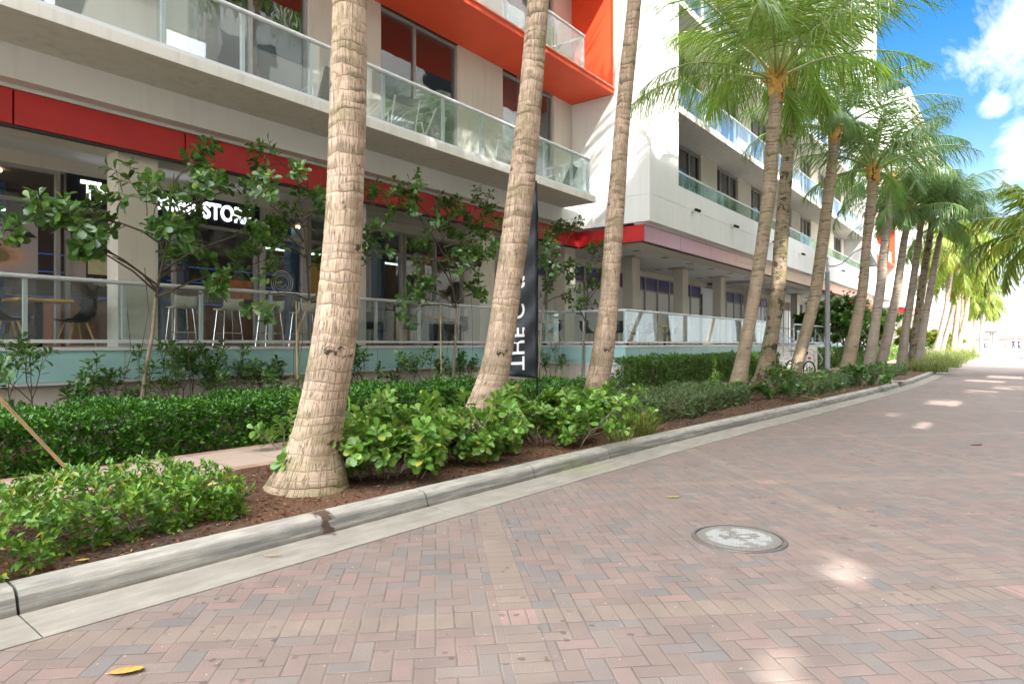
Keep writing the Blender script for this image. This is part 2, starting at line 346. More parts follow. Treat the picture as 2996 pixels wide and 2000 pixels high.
TEAL = plain('frosted_teal_glass', (.33, .55, .55), .3, 0, .06, 1.2, 0, .25)
RGLASS = glass('railing_glass', (.93, .97, .96), 1.5, .03, .012, (.55, .7, .68)); RGLASS_B = glass('balcony_glass', (.93, .97, .97), 1.5, .06, .05, (.6, .72, .74))
RGLASS_W = glass('wing_railing_glass', (.86, .94, .92), 1.5, .12, .1, (.5, .64, .6))
WGLASS = glass('window_glass', (.5, .54, .56), 1.7, .16, 0, wav=.12, mul=1., cap=.6); SGLASS = glass('shop_glass', (.93, .95, .96), 1.5, .045)
PAPER = plain('white_paper_lining', (.88, .89, .88), .6, 0, .05, .7); PURPLE = plain('purple_transom_film', (.085, .07, .24), .25, 0, .25, 2.)
ROOM = plain('dim_room', (.12, .105, .095), .9); DARKSHEET = plain('dark_pane_sheet', (.12, .105, .1), .8); FLOOR = plain('terrace_tile', (.5, .48, .44), .7)
BLUEWALL = plain('blue_paint', (.03, .1, .26), .5); BROWNWALL = plain('brown_wood', (.17, .1, .065), .6)
BLACK = plain('black_plastic', (.012, .0125, .014), .5, 0, .05, 6., 0, .15); WOOD = plain('oak_wood', (.5, .3, .13), .5, 0, .2, 9.); BENT = plain('yellow_wood_top', (.62, .36, .09), .4, 0, .1, 6.)
STOOLWHITE = plain('white_seat', (.78, .75, .68), .45); GREYMETAL = plain('grey_painted_steel', (.36, .38, .4), .45, .3)
LAMPM = emis('lit_lamp', (1., .8, .45), 4.); TUBEM = emis('lit_tube', (.75, 1., .8), .7); LETTER = emis('lit_letters', (.95, .97, 1.), .7); BLUEGLOW = emis('blue_glow', (.12, .3, 1.), .07)
SIGNB = plain('black_sign_board', (.006, .009, .014), .3)
STEP = m_concrete('step_concrete', (.6, .58, .54), .1); SAND = plain('beach_sand', (.4, .35, .27), .9, 0, .1, 2.)
ASPH = m_concrete('pavement_concrete', (.5, .48, .44), .1)

# ------------------------------------------------------------------ ground
KX = [-14, -6, 0, 3, 6, 8.5, 12, 15.6, 19, 23, 28, 34, 42, 52, 62, 70, 78]
KY = [3.95, 3.95, 3.93, 3.84, 3.77, 3.69, 3.5, 3.27, 3.06, 2.86, 2.68, 2.72, 2.9, 3.05, 3.0, 2.95, 2.9]
def ky(x): return float(np.interp(x, KX, KY))
def strip(xs, prof, fn=None):
    """prof: list of (dy, z) swept along the kerb line"""
    b = MB(); n = len(prof); vs = []; fs = []
    for x in xs:
        y0 = (fn or ky)(x)
        for dy, z in prof: vs.append((x, y0 + dy, z))
    for i in range(len(xs) - 1):
        for j in range(n - 1): fs.append((i * n + j, (i + 1) * n + j, (i + 1) * n + j + 1, i * n + j + 1))
    fs.append(tuple(range(n))); fs.append(tuple((len(xs) - 1) * n + j for j in range(n - 1, -1, -1)))
    return b.add(vs, fs)
b = MB(); b.add([(-3000, -3000, -.06), (3000, -3000, -.06), (3000, 3000, -.06), (-3000, 3000, -.06)], [(0, 1, 2, 3)])
tag(b.build('ground', SAND), kind='structure')
xs = list(np.arange(-14, 92.1, 1.)); b = MB()
b.add([(x, y, 0.) for x in xs for y in (-4.6, ky(min(x, 78)) + .02)], [(2 * i, 2 * i + 2, 2 * i + 3, 2 * i + 1) for i in range(len(xs) - 1)])
tag(b.build('road', BRICK), kind='structure')
joints = [-14, -6.5, -4.2, -1.9, 1.09, 4.12, 5.72, 7.3, 9.6, 12.8, 16, 19.2, 22.4, 25.4, 31, 37, 43, 49, 55, 61, 67, 78]; b = MB()
for a, c in zip(joints[:-1], joints[1:]):
    q = strip(list(np.linspace(a + .004, c - .004, max(4, int((c - a) / .5)))), [(-.0, -.03), (-.0, .006), (.40, .016), (.41, -.03)]); b.add(q.v, q.f)
tag(b.build('gutter', GUT), kind='structure')
KP = [(.36, -.02), (.40, .014), (.415, .06), (.432, .105), (.455, .135), (.485, .148), (.60, .152), (.605, .08)]
b = MB()
joints = joints[:14]
for a, c in zip(joints[:-1], joints[1:]):
    q = strip(list(np.linspace(a + .008, c - .008, max(4, int((c - a) / .4)))), KP); b.add(q.v, q.f)
def ky2(x): return ky(x) + (0 if x > 27.6 else (27.6 - x) ** 2 * .33)
for a, c in ((26.2, 27.6), (27.6, 31), (31, 35), (35, 40), (40, 46), (46, 52), (52, 60), (60, 68), (68, 78)):
    q = strip(list(np.linspace(a + .006, c - .006, 8)), KP, ky2); b.add(q.v, q.f)
tag(b.build('kerb', KERB, smooth=False), kind='structure')
# planting bed soil, gently mounded
def bed(name, y0f, y1f, x0, x1, zb, nx, ny, amp):
    X = np.linspace(x0, x1, nx); V = []; F = []
    for x in X:
        a, c = y0f(x), y1f(x)
        for j in range(ny):
            t = j / (ny - 1); V.append((x, a + (c - a) * t, zb + amp * math.sin(math.pi * t) * (.6 + .4 * math.sin(x * 1.7) * math.cos(x * .6 + t * 3)) + rnd.uniform(-.006, .006)))
    for i in range(nx - 1):
        for j in range(ny - 1): F.append((i * ny + j, (i + 1) * ny + j, (i + 1) * ny + j + 1, i * ny + j + 1))
    o = MB().add(V, F).build(name, MULCH, smooth=True); return tag(o, kind='structure')
bed('planting_bed', lambda x: ky(x) + .58, lambda x: 6.52, -14, 78, .115, 300, 16, .07)
bed('planting_bed', lambda x: 7.84, lambda x: 10.95, -14, 26, .13, 80, 8, .04)
bed('planting_bed', lambda x: 7.84, lambda x: 10.95, 36, 78, .13, 60, 6, .04)
b = MB().box(-14, 6.5, -.02, 90, 7.86, .165).box(26, 7.86, -.02, 36, 11, .16)
tag(b.build('path', PATH), kind='structure')
b = MB().box(-14, -4.72, -.02, 78, -4.6, .14); tag(b.build('kerb', KERB), kind='structure')
b = MB().box(-30, -9.0, -.02, 78, -4.72, .135); tag(b.build('pavement', ASPH), kind='structure')
# white return kerb seen far right, broadwalk and sea
b = MB().box(78, -.6, -.02, 92, -.25, .15).box(78, -4.6, -.02, 78.35, -.6, .15); tag(b.build('kerb', GUT), kind='structure')
b = MB().add([(92, -60, .005), (104, -60, .45), (132, -60, .45), (92, 70, .005), (104, 70, .45), (132, 70, .45)], [(0, 1, 4, 3), (1, 2, 5, 4)])
tag(b.build('broadwalk', plain('pale_broadwalk', (.4, .36, .32), .8, 0, .06, 1.)), kind='structure')
b = MB().add([(132, -900, .45), (160, -900, -.2), (132, 900, .45), (160, 900, -.2)], [(0, 1, 3, 2)]); tag(b.build('beach', SAND), kind='structure')
g = G('sea_water'); SEA = g.done(g.bsdf((.05, .22, .25), .12, g.bump(g.noise(g.scale(g.pos(), (.3, .1, 1)), 2., 3), .3, .3)))
b = MB().add([(158, -3000, -.1), (3000, -3000, -.1), (3000, 3000, -.1), (158, 3000, -.1)], [(0, 1, 2, 3)]); tag(b.build('sea', SEA), kind='structure')

# ------------------------------------------------------------------ text
def text_mesh(name, s, size, mat, parent=None, ext=.012, off=0., mtx=None, shear=0., spacing=1.):
    c = bpy.data.curves.new(name, 'FONT'); c.body = s; c.size = size; c.extrude = ext; c.offset = off; c.shear = shear; c.space_character = spacing
    t = bpy.data.objects.new('tmp', c); COL.objects.link(t)
    dg = bpy.context.evaluated_depsgraph_get(); dg.update()
    me = bpy.data.meshes.new_from_object(t.evaluated_get(dg)); bpy.data.objects.remove(t); bpy.data.curves.remove(c)
    me.name = name; me.materials.clear()
    if mtx is not None: me.transform(mtx)
    return link_mesh(name, me, mat, parent)
FACE = Matrix.Rotation(R(90), 4, 'X')       # text lying in XZ facing -Y

# ------------------------------------------------------------------ building parts
def window(parent, Y, x0, x1, z0, z1, mull=(), dark_sheet=0., depth=.1, fr=.06, fm=None, gm=None, horiz=(), back=None, name='window'):
    b = MB(); fm = fm or FRAME
    b.box(x0, Y, z0, x0 + fr, Y + depth, z1); b.box(x1 - fr, Y, z0, x1, Y + depth, z1)
    b.box(x0 + fr, Y, z0, x1 - fr, Y + depth, z0 + fr); b.box(x0 + fr, Y, z1 - fr, x1 - fr, Y + depth, z1)
    for m in mull: b.box(m - fr / 2, Y + .004, z0 + fr, m + fr / 2, Y + depth - .004, z1 - fr)
    for h in horiz: b.box(x0 + fr, Y + .008, h - fr / 2, x1 - fr, Y + depth - .008, h + fr / 2)
    w = b.build(name, fm, parent)
    MB().box(x0 + fr * .5, Y + depth * .55, z0 + fr * .5, x1 - fr * .5, Y + depth * .55 + .012, z1 - fr * .5).build('pane', gm or WGLASS, w)
    if dark_sheet > 0:
        MB().box(x0 + .03, Y + depth + .06, z1 - (z1 - z0) * dark_sheet, x1 - .03, Y + depth + .07, z1 - .02).build('dark_sheet', back or DARKSHEET, w)  # dark sheet behind the upper part of the pane
    return w
def railing(parent, pts, posts, zf, zt, gm, h0=.07, postw=.05, label=None, top_r=.035, name='railing', joined=False, rails=True):
    """pts: polyline (x, y); posts: list of (x, y); glass between, round top rail"""
    b = MB(); b.tube([(x, y, zt) for x, y in pts], top_r, 10)
    if rails: 
        for (x0, y0), (x1, y1) in zip(pts[:-1], pts[1:]): b.bar((x0, y0, zf + .03), (x1, y1, zf + .03), .05, .05)
    pb = MB()
    for (x, y) in posts:
        if joined: b.box(x - postw / 2, y - .03, zf, x + postw / 2, y + .03, zt)
    r = b.build(name, ALU, parent)
    if not joined:
        for (x, y) in posts: MB().box(x - postw / 2, y + .01, zf, x + postw / 2, y + .075, zt - .01).build('post', ALU, r)
    g = MB()
    for (x0, y0), (x1, y1) in zip(pts[:-1], pts[1:]): g.bar((x0, y0, (zf + zt) / 2 + .02), (x1, y1, (zf + zt) / 2 + .02), .012, zt - zf - .08)
    g.build('glass_panel', gm, r)
    return r

def hotel(X0, first=True):
    """one module: set-back block (X0-17 ... X0) then the projecting wing (X0 ... X0+37.7)"""
    dx = X0 - 17.; xl = -9. if first else X0 - 18.; xw1 = X0 + 37.7; ztop = 26.
    H = empty('hotel_building', (X0, 11, 0)); Hx = H
    class P:  # parts carry world coordinates: undo the parent's location
        pass
    def pb(b, name, mat, **k):
        o = b.build(name, mat, H, **k); o.location = (-X0, -11, 0); return o
    def fix(o): o.location = (-X0, -11, 0); return o
    # --- walls: base, strips, upper walls
    b = MB()
    b.box(xl, 10.86, -.05, X0 - 1.0, 11.0, 1.36)                       # terrace base wall
    b.box(X0 - 1.0, 8.66, -.05, X0 - .86, 11.0, 1.36)
    b.box(X0 - .86, 8.66, -.05, X0 + 12.3, 8.8, 1.36)
    b.box(X0 + 16.1, 8.66, -.05, xw1, 8.8, 1.36)
    pb(b, 'base_wall', CREAM)
    b = MB(); b.box(xl, 11.0, 1.2, X0 - .86, 20, 1.4); b.box(X0 - .86, 8.8, 1.2, X0 + 12.3, 20, 1.4); b.box(X0 + 12.3, 9.62, 1.2, X0 + 16.1, 20, 1.4); b.box(X0 + 16.1, 8.8, 1.2, xw1, 20, 1.4)
    pb(b, 'terrace_floor', FLOOR)
    b = MB(); b.box(xl, 10.55, 5.04, X0, 10.8, 5.49); b.box(xl, 10.8, 4.985, X0, 11.2, 5.49)
    b.box(X0 + .1, 8.6, 4.985, xw1 - .3, 8.9, 5.04)                           # strip above wing band
    b.box(X0, 8.35, 5.04, xw1, 8.6, 5.822); b.box(X0, 8.6, 5.04, X0 + .25, 11.0, 5.822)
    b.box(X0 + .012, 8.362, 5.822, xw1, 8.6, 5.834); b.box(X0 + .012, 8.6, 5.822, X0 + .25, 11., 5.834)
    b.box(X0, 8.35, 5.834, X0 + 2., 8.6, ztop); b.box(X0, 8.6, 5.834, X0 + .25, 11.0, ztop)
    b.box(X0 + 2., 8.35, 5.834, X0 + 32.7, 8.6, 6.4)
    b.box(X0 + 32.7, 8.35, 5.834, xw1, 8.6, ztop); b.box(X0 + 32.7, 8.6, 5.834, X0 + 32.9, 9.6, ztop); b.box(xw1 - .25, 8.6, 5.04, xw1, 11., ztop)
    pb(b, 'wing_wall', WHITE)
    # upper wall of the set-back block: piers between windows
    wins = [(1.4, 3.4, (), .0), (5.12, 7.49, (6.3,), .0), (9.3, 11.8, (10.38,), .52), (13.55, 16.0, (14.8,), .0)] if first else [(2., 4.5, (3.2,), 0), (9.3, 11.8, (10.4,), .5), (13.5, 16., (14.8,), .3)]  # the dark sheet fraction stands for a soffit reflection in the pane
    b = MB()
    for z0, z1 in ((5.66, 8.95), (9.15, 12.3)):
        cur = xl
        for (a, c, mu, bl) in wins:
            b.box(cur, 11.0, z0, dx + a, 11.25, z1); cur = dx + c
        b.box(cur, 11.0, z0, X0, 11.25, z1)
    b.box(xl, 11.0, 12.5, X0, 11.25, ztop)
    pb(b, 'upper_wall', CREAM)
    for z0, z1 in ((5.68, 8.93), (9.17, 12.28)):
        for (a, c, mu, bl) in wins:
            fix(window(H, 11.06, dx + a, dx + c, z0, z1, [dx + q for q in mu], bl if z0 < 6 else .4))
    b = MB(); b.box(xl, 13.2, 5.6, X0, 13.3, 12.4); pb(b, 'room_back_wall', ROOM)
    # --- balcony slabs
    b = MB().box(xl, 9.42, 5.49, X0 - 1.2, 11.0, 5.66); pb(b, 'balcony_slab', CREAM if 0 else WHITE_S, bevel=.006)
    b = MB().box(xl if not first else 2., 9.5, 8.95, X0 - .003, 11.0, 9.15).box(xl, 9.5, 12.32, X0 - .003, 11., 12.5); pb(b, 'orange_balcony_slab', ORANGE, bevel=.006)
    b = MB().box(X0 - .022, 9.5, 9.15, X0 - .002, 11.0, 12.32); pb(b, 'orange_side_panel', ORANGE)
    b = MB().tube([(xl if not first else 2., 9.47, 9.1), (X0 - .1, 9.47, 9.1), (X0 - .05, 9.5, 9.1), (X0 - .05, 9.5, 12.3)], .025, 6); pb(b, 'edge_trim_pipe', plain('coral_trim', (.8, .3, .2), .4))
    # balcony railings
    def po(lst, y): return [(dx + q, y) for q in lst]
    postsL = [-4.5, -2, .4, 2.2, 4.08, 5.27, 6.49, 8.1, 9.72, 10.93, 12.2, 13.41, 14.66, 15.5] if first else [0, 2.5, 5, 7.5, 10, 12.5, 15.5]
    fix(railing(H, [(xl, 9.47), (X0 - 1.45, 9.47), (X0 - 1.45, 10.98)], po(postsL, 9.47) + [(X0 - 1.45, 10.3)], 5.66, 6.66, RGLASS_B))
    fix(railing(H, [(xl if not first else 2., 9.62), (X0 - 1.5, 9.62), (X0 - 1.5, 10.98)], po([4, 6, 8, 10, 12, 14.2, 15.45], 9.62), 9.15, 10.15, RGLASS_B))
    # partition glass on balcony
    if first: fix(MB().box(4.6, 9.6, 5.7, 4.62, 10.95, 7.6).build('privacy_screen', RGLASS, H))
    # --- red band
    b = MB(); cuts = [xl] + [dx + q for q in ((2.68, 4.99, 7.31, 9.65, 12.0, 14.5) if first else (2.7, 7.3, 12.))] + [X0 + .1]
    for a, c in zip(cuts[:-1], cuts[1:]): b.box(a + .012, 10.8, 4.5, c - .012, 10.9, 4.97)
    b.box(X0 + .1, 8.6, 4.5, X0 + .16, 10.8, 4.97)
    o = pb(b, 'red_band', RED)
    b = MB(); cur = X0 + .16; 
    while cur < xw1 - .4:
        e = min(cur + 2.59, xw1 - .3); b.box(cur + .008, 8.6, 4.5, e - .008, 8.66, 4.97); cur = e
    pb(b, 'faded_sheen_band', FADED_SHEEN)
    b = MB().box(xl, 10.83, 4.465, X0 + .1, 10.93, 4.5).box(X0 + .17, 8.63, 4.465, xw1 - .3, 8.72, 4.5).box(X0 + .13, 8.66, 4.465, X0 + .2, 10.83, 4.5).box(xl, 10.9, 4.5, X0 + .2, 11., 4.98); pb(b, 'band_shadow_gap', DARK)
    # --- arcade ceilings with a lower perimeter and recess lip
    b = MB().box(xl, 10.93, 4.5, X0 + .2, 11.55, 4.56).box(X0 + .2, 8.72, 4.5, xw1 - .3, 9.5, 4.56).box(X0 + .2, 9.5, 4.5, X0 + .9, 11.55, 4.56).box(xw1 - 1., 9.5, 4.5, xw1 - .3, 13.1, 4.56)
    b.box(X0 + .2, 9.42, 4.56, xw1 - .3, 9.5, 4.78).box(xl, 11.47, 4.56, X0 + .2, 11.55, 4.78)
    b.box(X0 + 16.5, 9.5, 4.52, X0 + 17.2, 13.1, 4.6)
    pb(b, 'ceiling_border', CREAM)
    b = MB().box(xl, 11.55, 4.72, X0 + .9, 13.1, 4.8).box(X0 + .9, 9.5, 4.72, xw1 - .3, 13.1, 4.8); pb(b, 'arcade_ceiling', CEIL)
    for i in range(8 if first else 3):
        for y in (10.3, 12.2):
            x = X0 + 3.1 + i * 2.3 + (1.1 if y > 11 else 0)
            fix(MB().box(x, y, 4.7, x + .22, y + .22, 4.719).build('downlight', FRAME, H))
    for x in ((2.6, 6.4, 10.3) if first else ()): fix(MB().box(x, 12., 4.7, x + .3, 12.3, 4.719).build('downlight', FRAME, H))
    # --- pillars
    px = ([4.05, 8.3, 12.6] if first else [8.3, 12.6]); px = [dx + q for q in px] + [X0 - .1 + 4.5 * i for i in range(9)]
    for i, x in enumerate(px):
        pw = .6; y0 = 11.0 if x < X0 - 1 else 11.2
        fix(MB().box(x, y0, 1.36, x + pw, y0 + .42, 4.72).build('pillar', CREAM, H, bevel=.008))
        if x > X0 + 1: fix(MB().box(x - .18, y0 - .18, 4.66, x + pw + .18, y0 + .6, 4.715).build('pillar_cap', SOFFIT, H))
    # --- ground floor shopfront line Y=13.1
    b = MB().box(xl, 13.1, 4.49, xw1, 13.3, 4.75); pb(b, 'shopfront_bulkhead', CREAM)
    if first:
        for (a, c, mu, ho) in ((-6, 0, (-4, -2), (3.9,)), (0.06, 3.92, (2.0,), (3.9,)), (4.0, 7.62, (5.85,), (3.9,)), (8.9, 11.86, (10.72,), (3.9,)), (11.9, 14.3, (13.1,), (3.9,))):
            fix(window(H, 13.1, a, c, 1.4, 4.49, mu, 0, .1, .07, FRAME, SGLASS, ho, name='shopfront_window'))
        d = fix(window(H, 13.08, 7.66, 8.86, 1.4, 4.49, (), 0, .12, .13, plain('pale_door_frame', (.5, .47, .43), .5), SGLASS, (3.9,), name='shop_door'))
        MB().box(8.62, 13.0, 2.2, 8.65, 13.06, 2.9).build('door_handle', CHROME, d)
        b = MB()
        for r0 in (.27, .22, .17): b.tube([(8.22 + r0 * math.cos(t), 13.125, 2.87 + r0 * math.sin(t)) for t in np.linspace(0, 2 * math.pi, 28)], .012 if r0 > .25 else .007, 5, False)
        b.tube([(8.22 + .12 * math.cos(t), 13.125, 2.9 + .12 * math.sin(t)) for t in np.linspace(math.pi * 1.15, math.pi * 1.85, 10)], .009, 5)
        b.build('door_emblem', plain('frosted_emblem', (.6, .6, .58), .6), d)
        b = MB().box(14.3, 13.1, 1.4, 17, 13.3, 4.49); pb(b, 'shopfront_wall', CREAM)
        # dim shop interior
        b = MB().box(-9, 18.6, 1.4, 16, 18.8, 4.5).box(-9, 13.3, 4.48, 16, 18.6, 4.5).box(15.9, 13.3, 1.4, 16, 18.6, 4.48); pb(b, 'shop_back_wall', BROWNWALL)
        b = MB()
        for x, w in ((3.2, .3), (6.1, .25), (6.7, .12), (9.4, .3), (12.2, .3)): b.box(x, 14.6, 1.4, x + w, 14.9, 4.48)
        pb(b, 'shop_blue_column', BLUEWALL)
        b = MB()
        for z in (2.1, 2.6, 3.2, 3.62): b.box(0, 18.2, z, 15, 18.25, z + .025)
        pb(b, 'shop_blue_glow_strip', BLUEGLOW)  # glowing strips added in place of bluish reflections in the shop glass
        b = MB()
        for x0, x1, y in ((1., 3.5, 14.6), (8.9, 13.5, 15.2)): b.tube([(x0, y, 3.95), (x1, y, 3.95)], .03, 6)
        pb(b, 'ceiling_tube_light', TUBEM)
        b = MB()
        for x, y in ((3.15, 13.7), (6.2, 14.2), (5.0, 15.4), (9.5, 14.4), (11.5, 15), (13., 16)): b.lathe([(.001, 0), (.09, 0), (.09, .03)], (x, y, 4.44), 14)
        pb(b, 'ceiling_spot_light', LAMPM)
        b = MB().box(4.6, 15.8, 1.4, 13, 16.4, 2.45); pb(b, 'shop_counter', plain('terracotta_counter', (.42, .15, .07), .5))
    else:
        b = MB().box(xl, 13.1, 1.4, X0, 13.3, 4.49); pb(b, 'shopfront_wall', CREAM)
    n = 28; w = 1.27
    for i in range(n):
        x = X0 + .35 + i * w + (.0)
        if x + w > xw1 - .2: break
        rec = first and 32.2 < x < 34.6
        if rec: fix(window(H, 14.0, x, x + w, 1.4, 4.3, (), .98, .1, .07, FRAME, WGLASS, (3.5,), name='shop_door')); continue
        o = fix(window(H, 13.1, x, x + w, 1.4, 4.49, (), 0, .1, .05, FRAME, SGLASS, (3.86,), name='shopfront_window'))
        if i < 14 and not rec or not first or i >= 0:
            MB().box(x + .045, 13.142, 1.46, x + w - .045, 13.15, 3.83).build('paper_lining', PAPER, o)
            MB().box(x + .045, 13.142, 3.89, x + w - .045, 13.15, 4.44).build('transom_film', PURPLE if x < X0 + 27 else plain_brown, o)
    # --- wing upper storeys: recessed wall with windows, slabs, rails
    wx = [(2.2, 2.93 + 4.0, (2.98 + 3.0,)), (8.6, 11.1, (9.2, 10.2)), (12.85, 15.3, (13.4, 14.4)), (17.1, 19.5, (17.6, 18.6)), (21.3, 23.6, (21.9, 22.8)), (25.4, 27.7, (26., 26.9)), (29.6, 31.9, (30.2, 31.2))]
    levels = [(5.66, 8.74), (8.95, 12.15), (12.36, 15.55), (15.76, 18.95), (19.16, 22.4), (22.6, 25.8)]
    slab = MB()
    for li, (z0, z1) in enumerate(levels):
        cur = X0 + .25
        for (a, c, mu) in wx:
            a2 = max(a, 2.2) ; pb(MB().box(cur, 9.6, z0, X0 + a2, 9.8, z1), 'wall_pier', CREAM); cur = X0 + c
            if first or li < 4: fix(window(H, 9.66, X0 + a2, X0 + c, z0 + .02, z1 - .07, [X0 + q for q in mu], (.0, .4, .7, .3)[(li + int(a)) % 4], .1, .06))
        pb(MB().box(cur, 9.6, z0, X0 + 32.7, 9.8, z1), 'wall_pier', CREAM)
        slab.box(X0 + 2.0, 8.35, z1, X0 + 32.7, 9.8, levels[li + 1][0] if li < 5 else z1 + .2)
        if li > 0:
            n2 = 19; ps = [(X0 + 2.5 + q * 1.66, 8.45) for q in range(n2)]
            fix(railing(H, [(X0 + 2.02, 8.45), (X0 + 32.68, 8.45)], ps if (first and li == 1) else ps, z0, z0 + 1.0, RGLASS_B, joined=not (first and li == 1), postw=.07))
    ps = [(X0 + 2.6 + q * 1.8, 8.45) for q in range(17)]
    fix(railing(H, [(X0 + 2.02, 8.42), (X0 + 32.68, 8.42)], ps, 6.4, 6.9, RGLASS_W, joined=not first, postw=.09, top_r=.03))
    b = MB().box(X0 + 2, 8.6, 5.5, X0 + 32.7, 9.8, 5.66); b.v += []; pb(b, 'balcony_floor', SOFFIT)
    pb(slab, 'floor_slab', WHITE_S, bevel=.006)
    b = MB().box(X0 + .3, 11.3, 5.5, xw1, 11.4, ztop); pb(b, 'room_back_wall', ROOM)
    b = MB().box(xl, 10.5, ztop, xw1, 22, ztop + .3).box(X0, 8.3, ztop, xw1, 10.5, ztop + .3); pb(b, 'roof', WHITE_S)
    b = MB().box(xw1 - .2, 11, -.05, xw1, 22, ztop).box(xl, 21.8, 1.4, xw1, 22, ztop); 
    if not first: b.box(xl, 11.25, 9, xl + .2, 22, ztop)
    pb(b, 'end_wall', WHITE)
    return H
WHITE_S = stucco('white_slab_paint', (.68, .665, .62), .3); plain_brown = plain('brown_transom_film', (.13, .07, .06), .4)
h1 = tag(hotel(17.), 'cream and white hotel with red band and orange balcony beside the brick street', 'building')
h2 = tag(hotel(72.7, False), 'farther white hotel block with orange balcony box beyond the row of palms', 'building')

# ------------------------------------------------------------------ terrace railings (fences, things of their own)
def terrace_rail(label, pts, posts, zf=1.44, skirt=True):
    r = railing(None, pts, posts, 1.5, 2.43, RGLASS, name='glass_railing', top_r=.034)
    tag(r, label, 'railing', 'glass railings along the terrace')
    if skirt:
        s = MB(); t = MB()
        for (x0, y0), (x1, y1) in zip(pts[:-1], pts[1:]):
            ox = .0; 
            s.bar((x0, y0 - .0, 1.17), (x1, y1, 1.17), .03, .44)
            t.bar((x0, y0, 1.42), (x1, y1, 1.42), .075, .05); t.bar((x0, y0, .925), (x1, y1, .925), .07, .04)
        s.build('frosted_skirt', TEAL, r); t.build('skirt_trim', ALU, r)
        j = MB()
        for x, y in posts:
            if y < 11: j.box(x - .006, y - .019, .96, x + .006, y - .0155, 1.39)
        j.build('skirt_joint', FRAME, r)
    return r
terrace_rail('long glass terrace railing with frosted teal skirt in front of the coffee shop', [(-9, 10.8), (15.95, 10.8)], [(q, 10.8) for q in (-4.6, -2.1, .4, 2.82, 4.07, 5.27, 6.55, 7.8, 9.03, 10.3, 11.6, 12.9, 14.2, 15.4)])
terrace_rail('glass terrace railing turning the corner under the pink band, left of the steps', [(16.0, 10.75), (16.0, 8.6), (29.2, 8.6)], [(16.0, 9.9), (16.0, 9.1)] + [(q, 8.6) for q in (16.06, 16.82, 18.0, 19.23, 20.58, 21.84, 23.14, 24.39, 25.7, 27., 28.6)])
terrace_rail('mirror-like glass terrace railing to the right of the concrete steps', [(33.2, 8.6), (54.4, 8.6)], [(33.3 + 2.1 * i, 8.6) for i in range(11)])
terrace_rail('far glass terrace railing in front of the farther white hotel block', [(72.5, 8.6), (108, 8.6)], [(72.6 + 3 * i, 8.6) for i in range(12)])
# stairs
st = empty('entrance_steps', (31.1, 8.5, 0), 0, 'pale concrete entrance steps with metal handrails between the palm trunks', 'stairs')
def sp(b, name, m, **k): o = b.build(name, m, st, **k); o.location = (-31.1, -8.5, 0); return o
b = MB()
for i in range(7): b.box(29.4, 7.5 + .3 * i, .0, 32.8, 9.7, .17 + .176 * (i + 1))
sp(b, 'steps', STEP, bevel=.01)
sp(MB().box(32.8, 7.55, 0, 33.15, 9.7, 1.36), 'cheek_wall', CREAM); sp(MB().box(29.1, 8.6, 0, 29.4, 9.7, 1.36), 'cheek_wall', CREAM)
for x in (29.55, 31.3, 32.7):
    b = MB().tube([(x, 7.3, .5), (x, 7.22, .75), (x, 7.35, 1.0), (x, 7.6, 1.14), (x, 9.6, 2.3), (x, 10.2, 2.3)], .022, 8)
    for y in (7.6, 8.6, 9.6): b.tube([(x, y, .2 + (y - 7.5) * .55), (x, y, 1.14 + (y - 7.6) * .58)], .02, 6)
    sp(b, 'handrail', GREYMETAL)
gr = tag(MB().tube([(36, 11.3, 2.42), (44, 11.3, 2.42)], .03, 6).tube([(36, 11.3, 1.5), (44, 11.3, 1.5)], .02, 6).box(36, 11.28, 1.4, 36.05, 11.33, 2.42).box(39.9, 11.28, 1.4, 39.95, 11.33, 2.42).box(43.9, 11.28, 1.4, 43.95, 11.33, 2.42).build('guard_rail', GREYMETAL), 'grey metal guard rail on the landing behind the steps', 'railing')
# fixtures on the white parapet
for i, (x, w) in enumerate(((20.07, 'leftmost'), (23.72, 'second from left'), (28.47, 'third from left'), (33.12, 'fourth from left'), (42.27, 'fifth from left'), (47.0, 'rightmost'))):
    t = empty('security_camera', (x, 8.35, 5.83), 0, 'small security camera on the white parapet, %s of six' % w, 'camera', 'security cameras along the parapet')
    MB().box(-.09, -.05, -.07, .09, 0, .07).build('mount', WHITE_S, t, bevel=.008)
    MB().tube([(0, -.05, 0), (.04, -.16, -.02)], .02, 6).build('arm', WHITE_S, t)
    MB().tube([(-.04, -.13, .0), (.16, -.2, -.03)], .05, 10).build('camera_body', BLACK, t)

# ------------------------------------------------------------------ shop sign, posters
sg = empty('shop_sign', (5.8, 13.06, 4.22), 0, 'black shop sign with lit white letters above the coffee shop windows', 'sign')
MB().box(-1.8, -.03, -.25, 1.8, .03, .25).build('sign_board', SIGNB, sg)
def st_text(s, x, z, size, name='sign_letters', shear=0, off=.011, sx=1.):
    o = text_mesh(name, s, size, LETTER, sg, .015, off, Matrix.Translation((x, -.048, z)) @ FACE @ Matrix.Scale(sx, 4, (1, 0, 0)), shear); return o
st_text('THE', -1.6, -.16, .47, sx=.85); st_text('Coffee', -.72, -.13, .46, shear=.15, sx=.9); st_text('STORE', .56, -.16, .45, sx=.78)
def poster(label, x0, x1, z0, z1, mats, y=13.135, cat='poster'):
    t = empty('window_poster', ((x0 + x1) / 2, y, (z0 + z1) / 2), 0, label, cat)
    w = (x1 - x0) / 2; h = (z1 - z0) / 2
    MB().box(-w, 0, -h, w, .006, h).build('poster_sheet', mats[0], t); return t, w, h
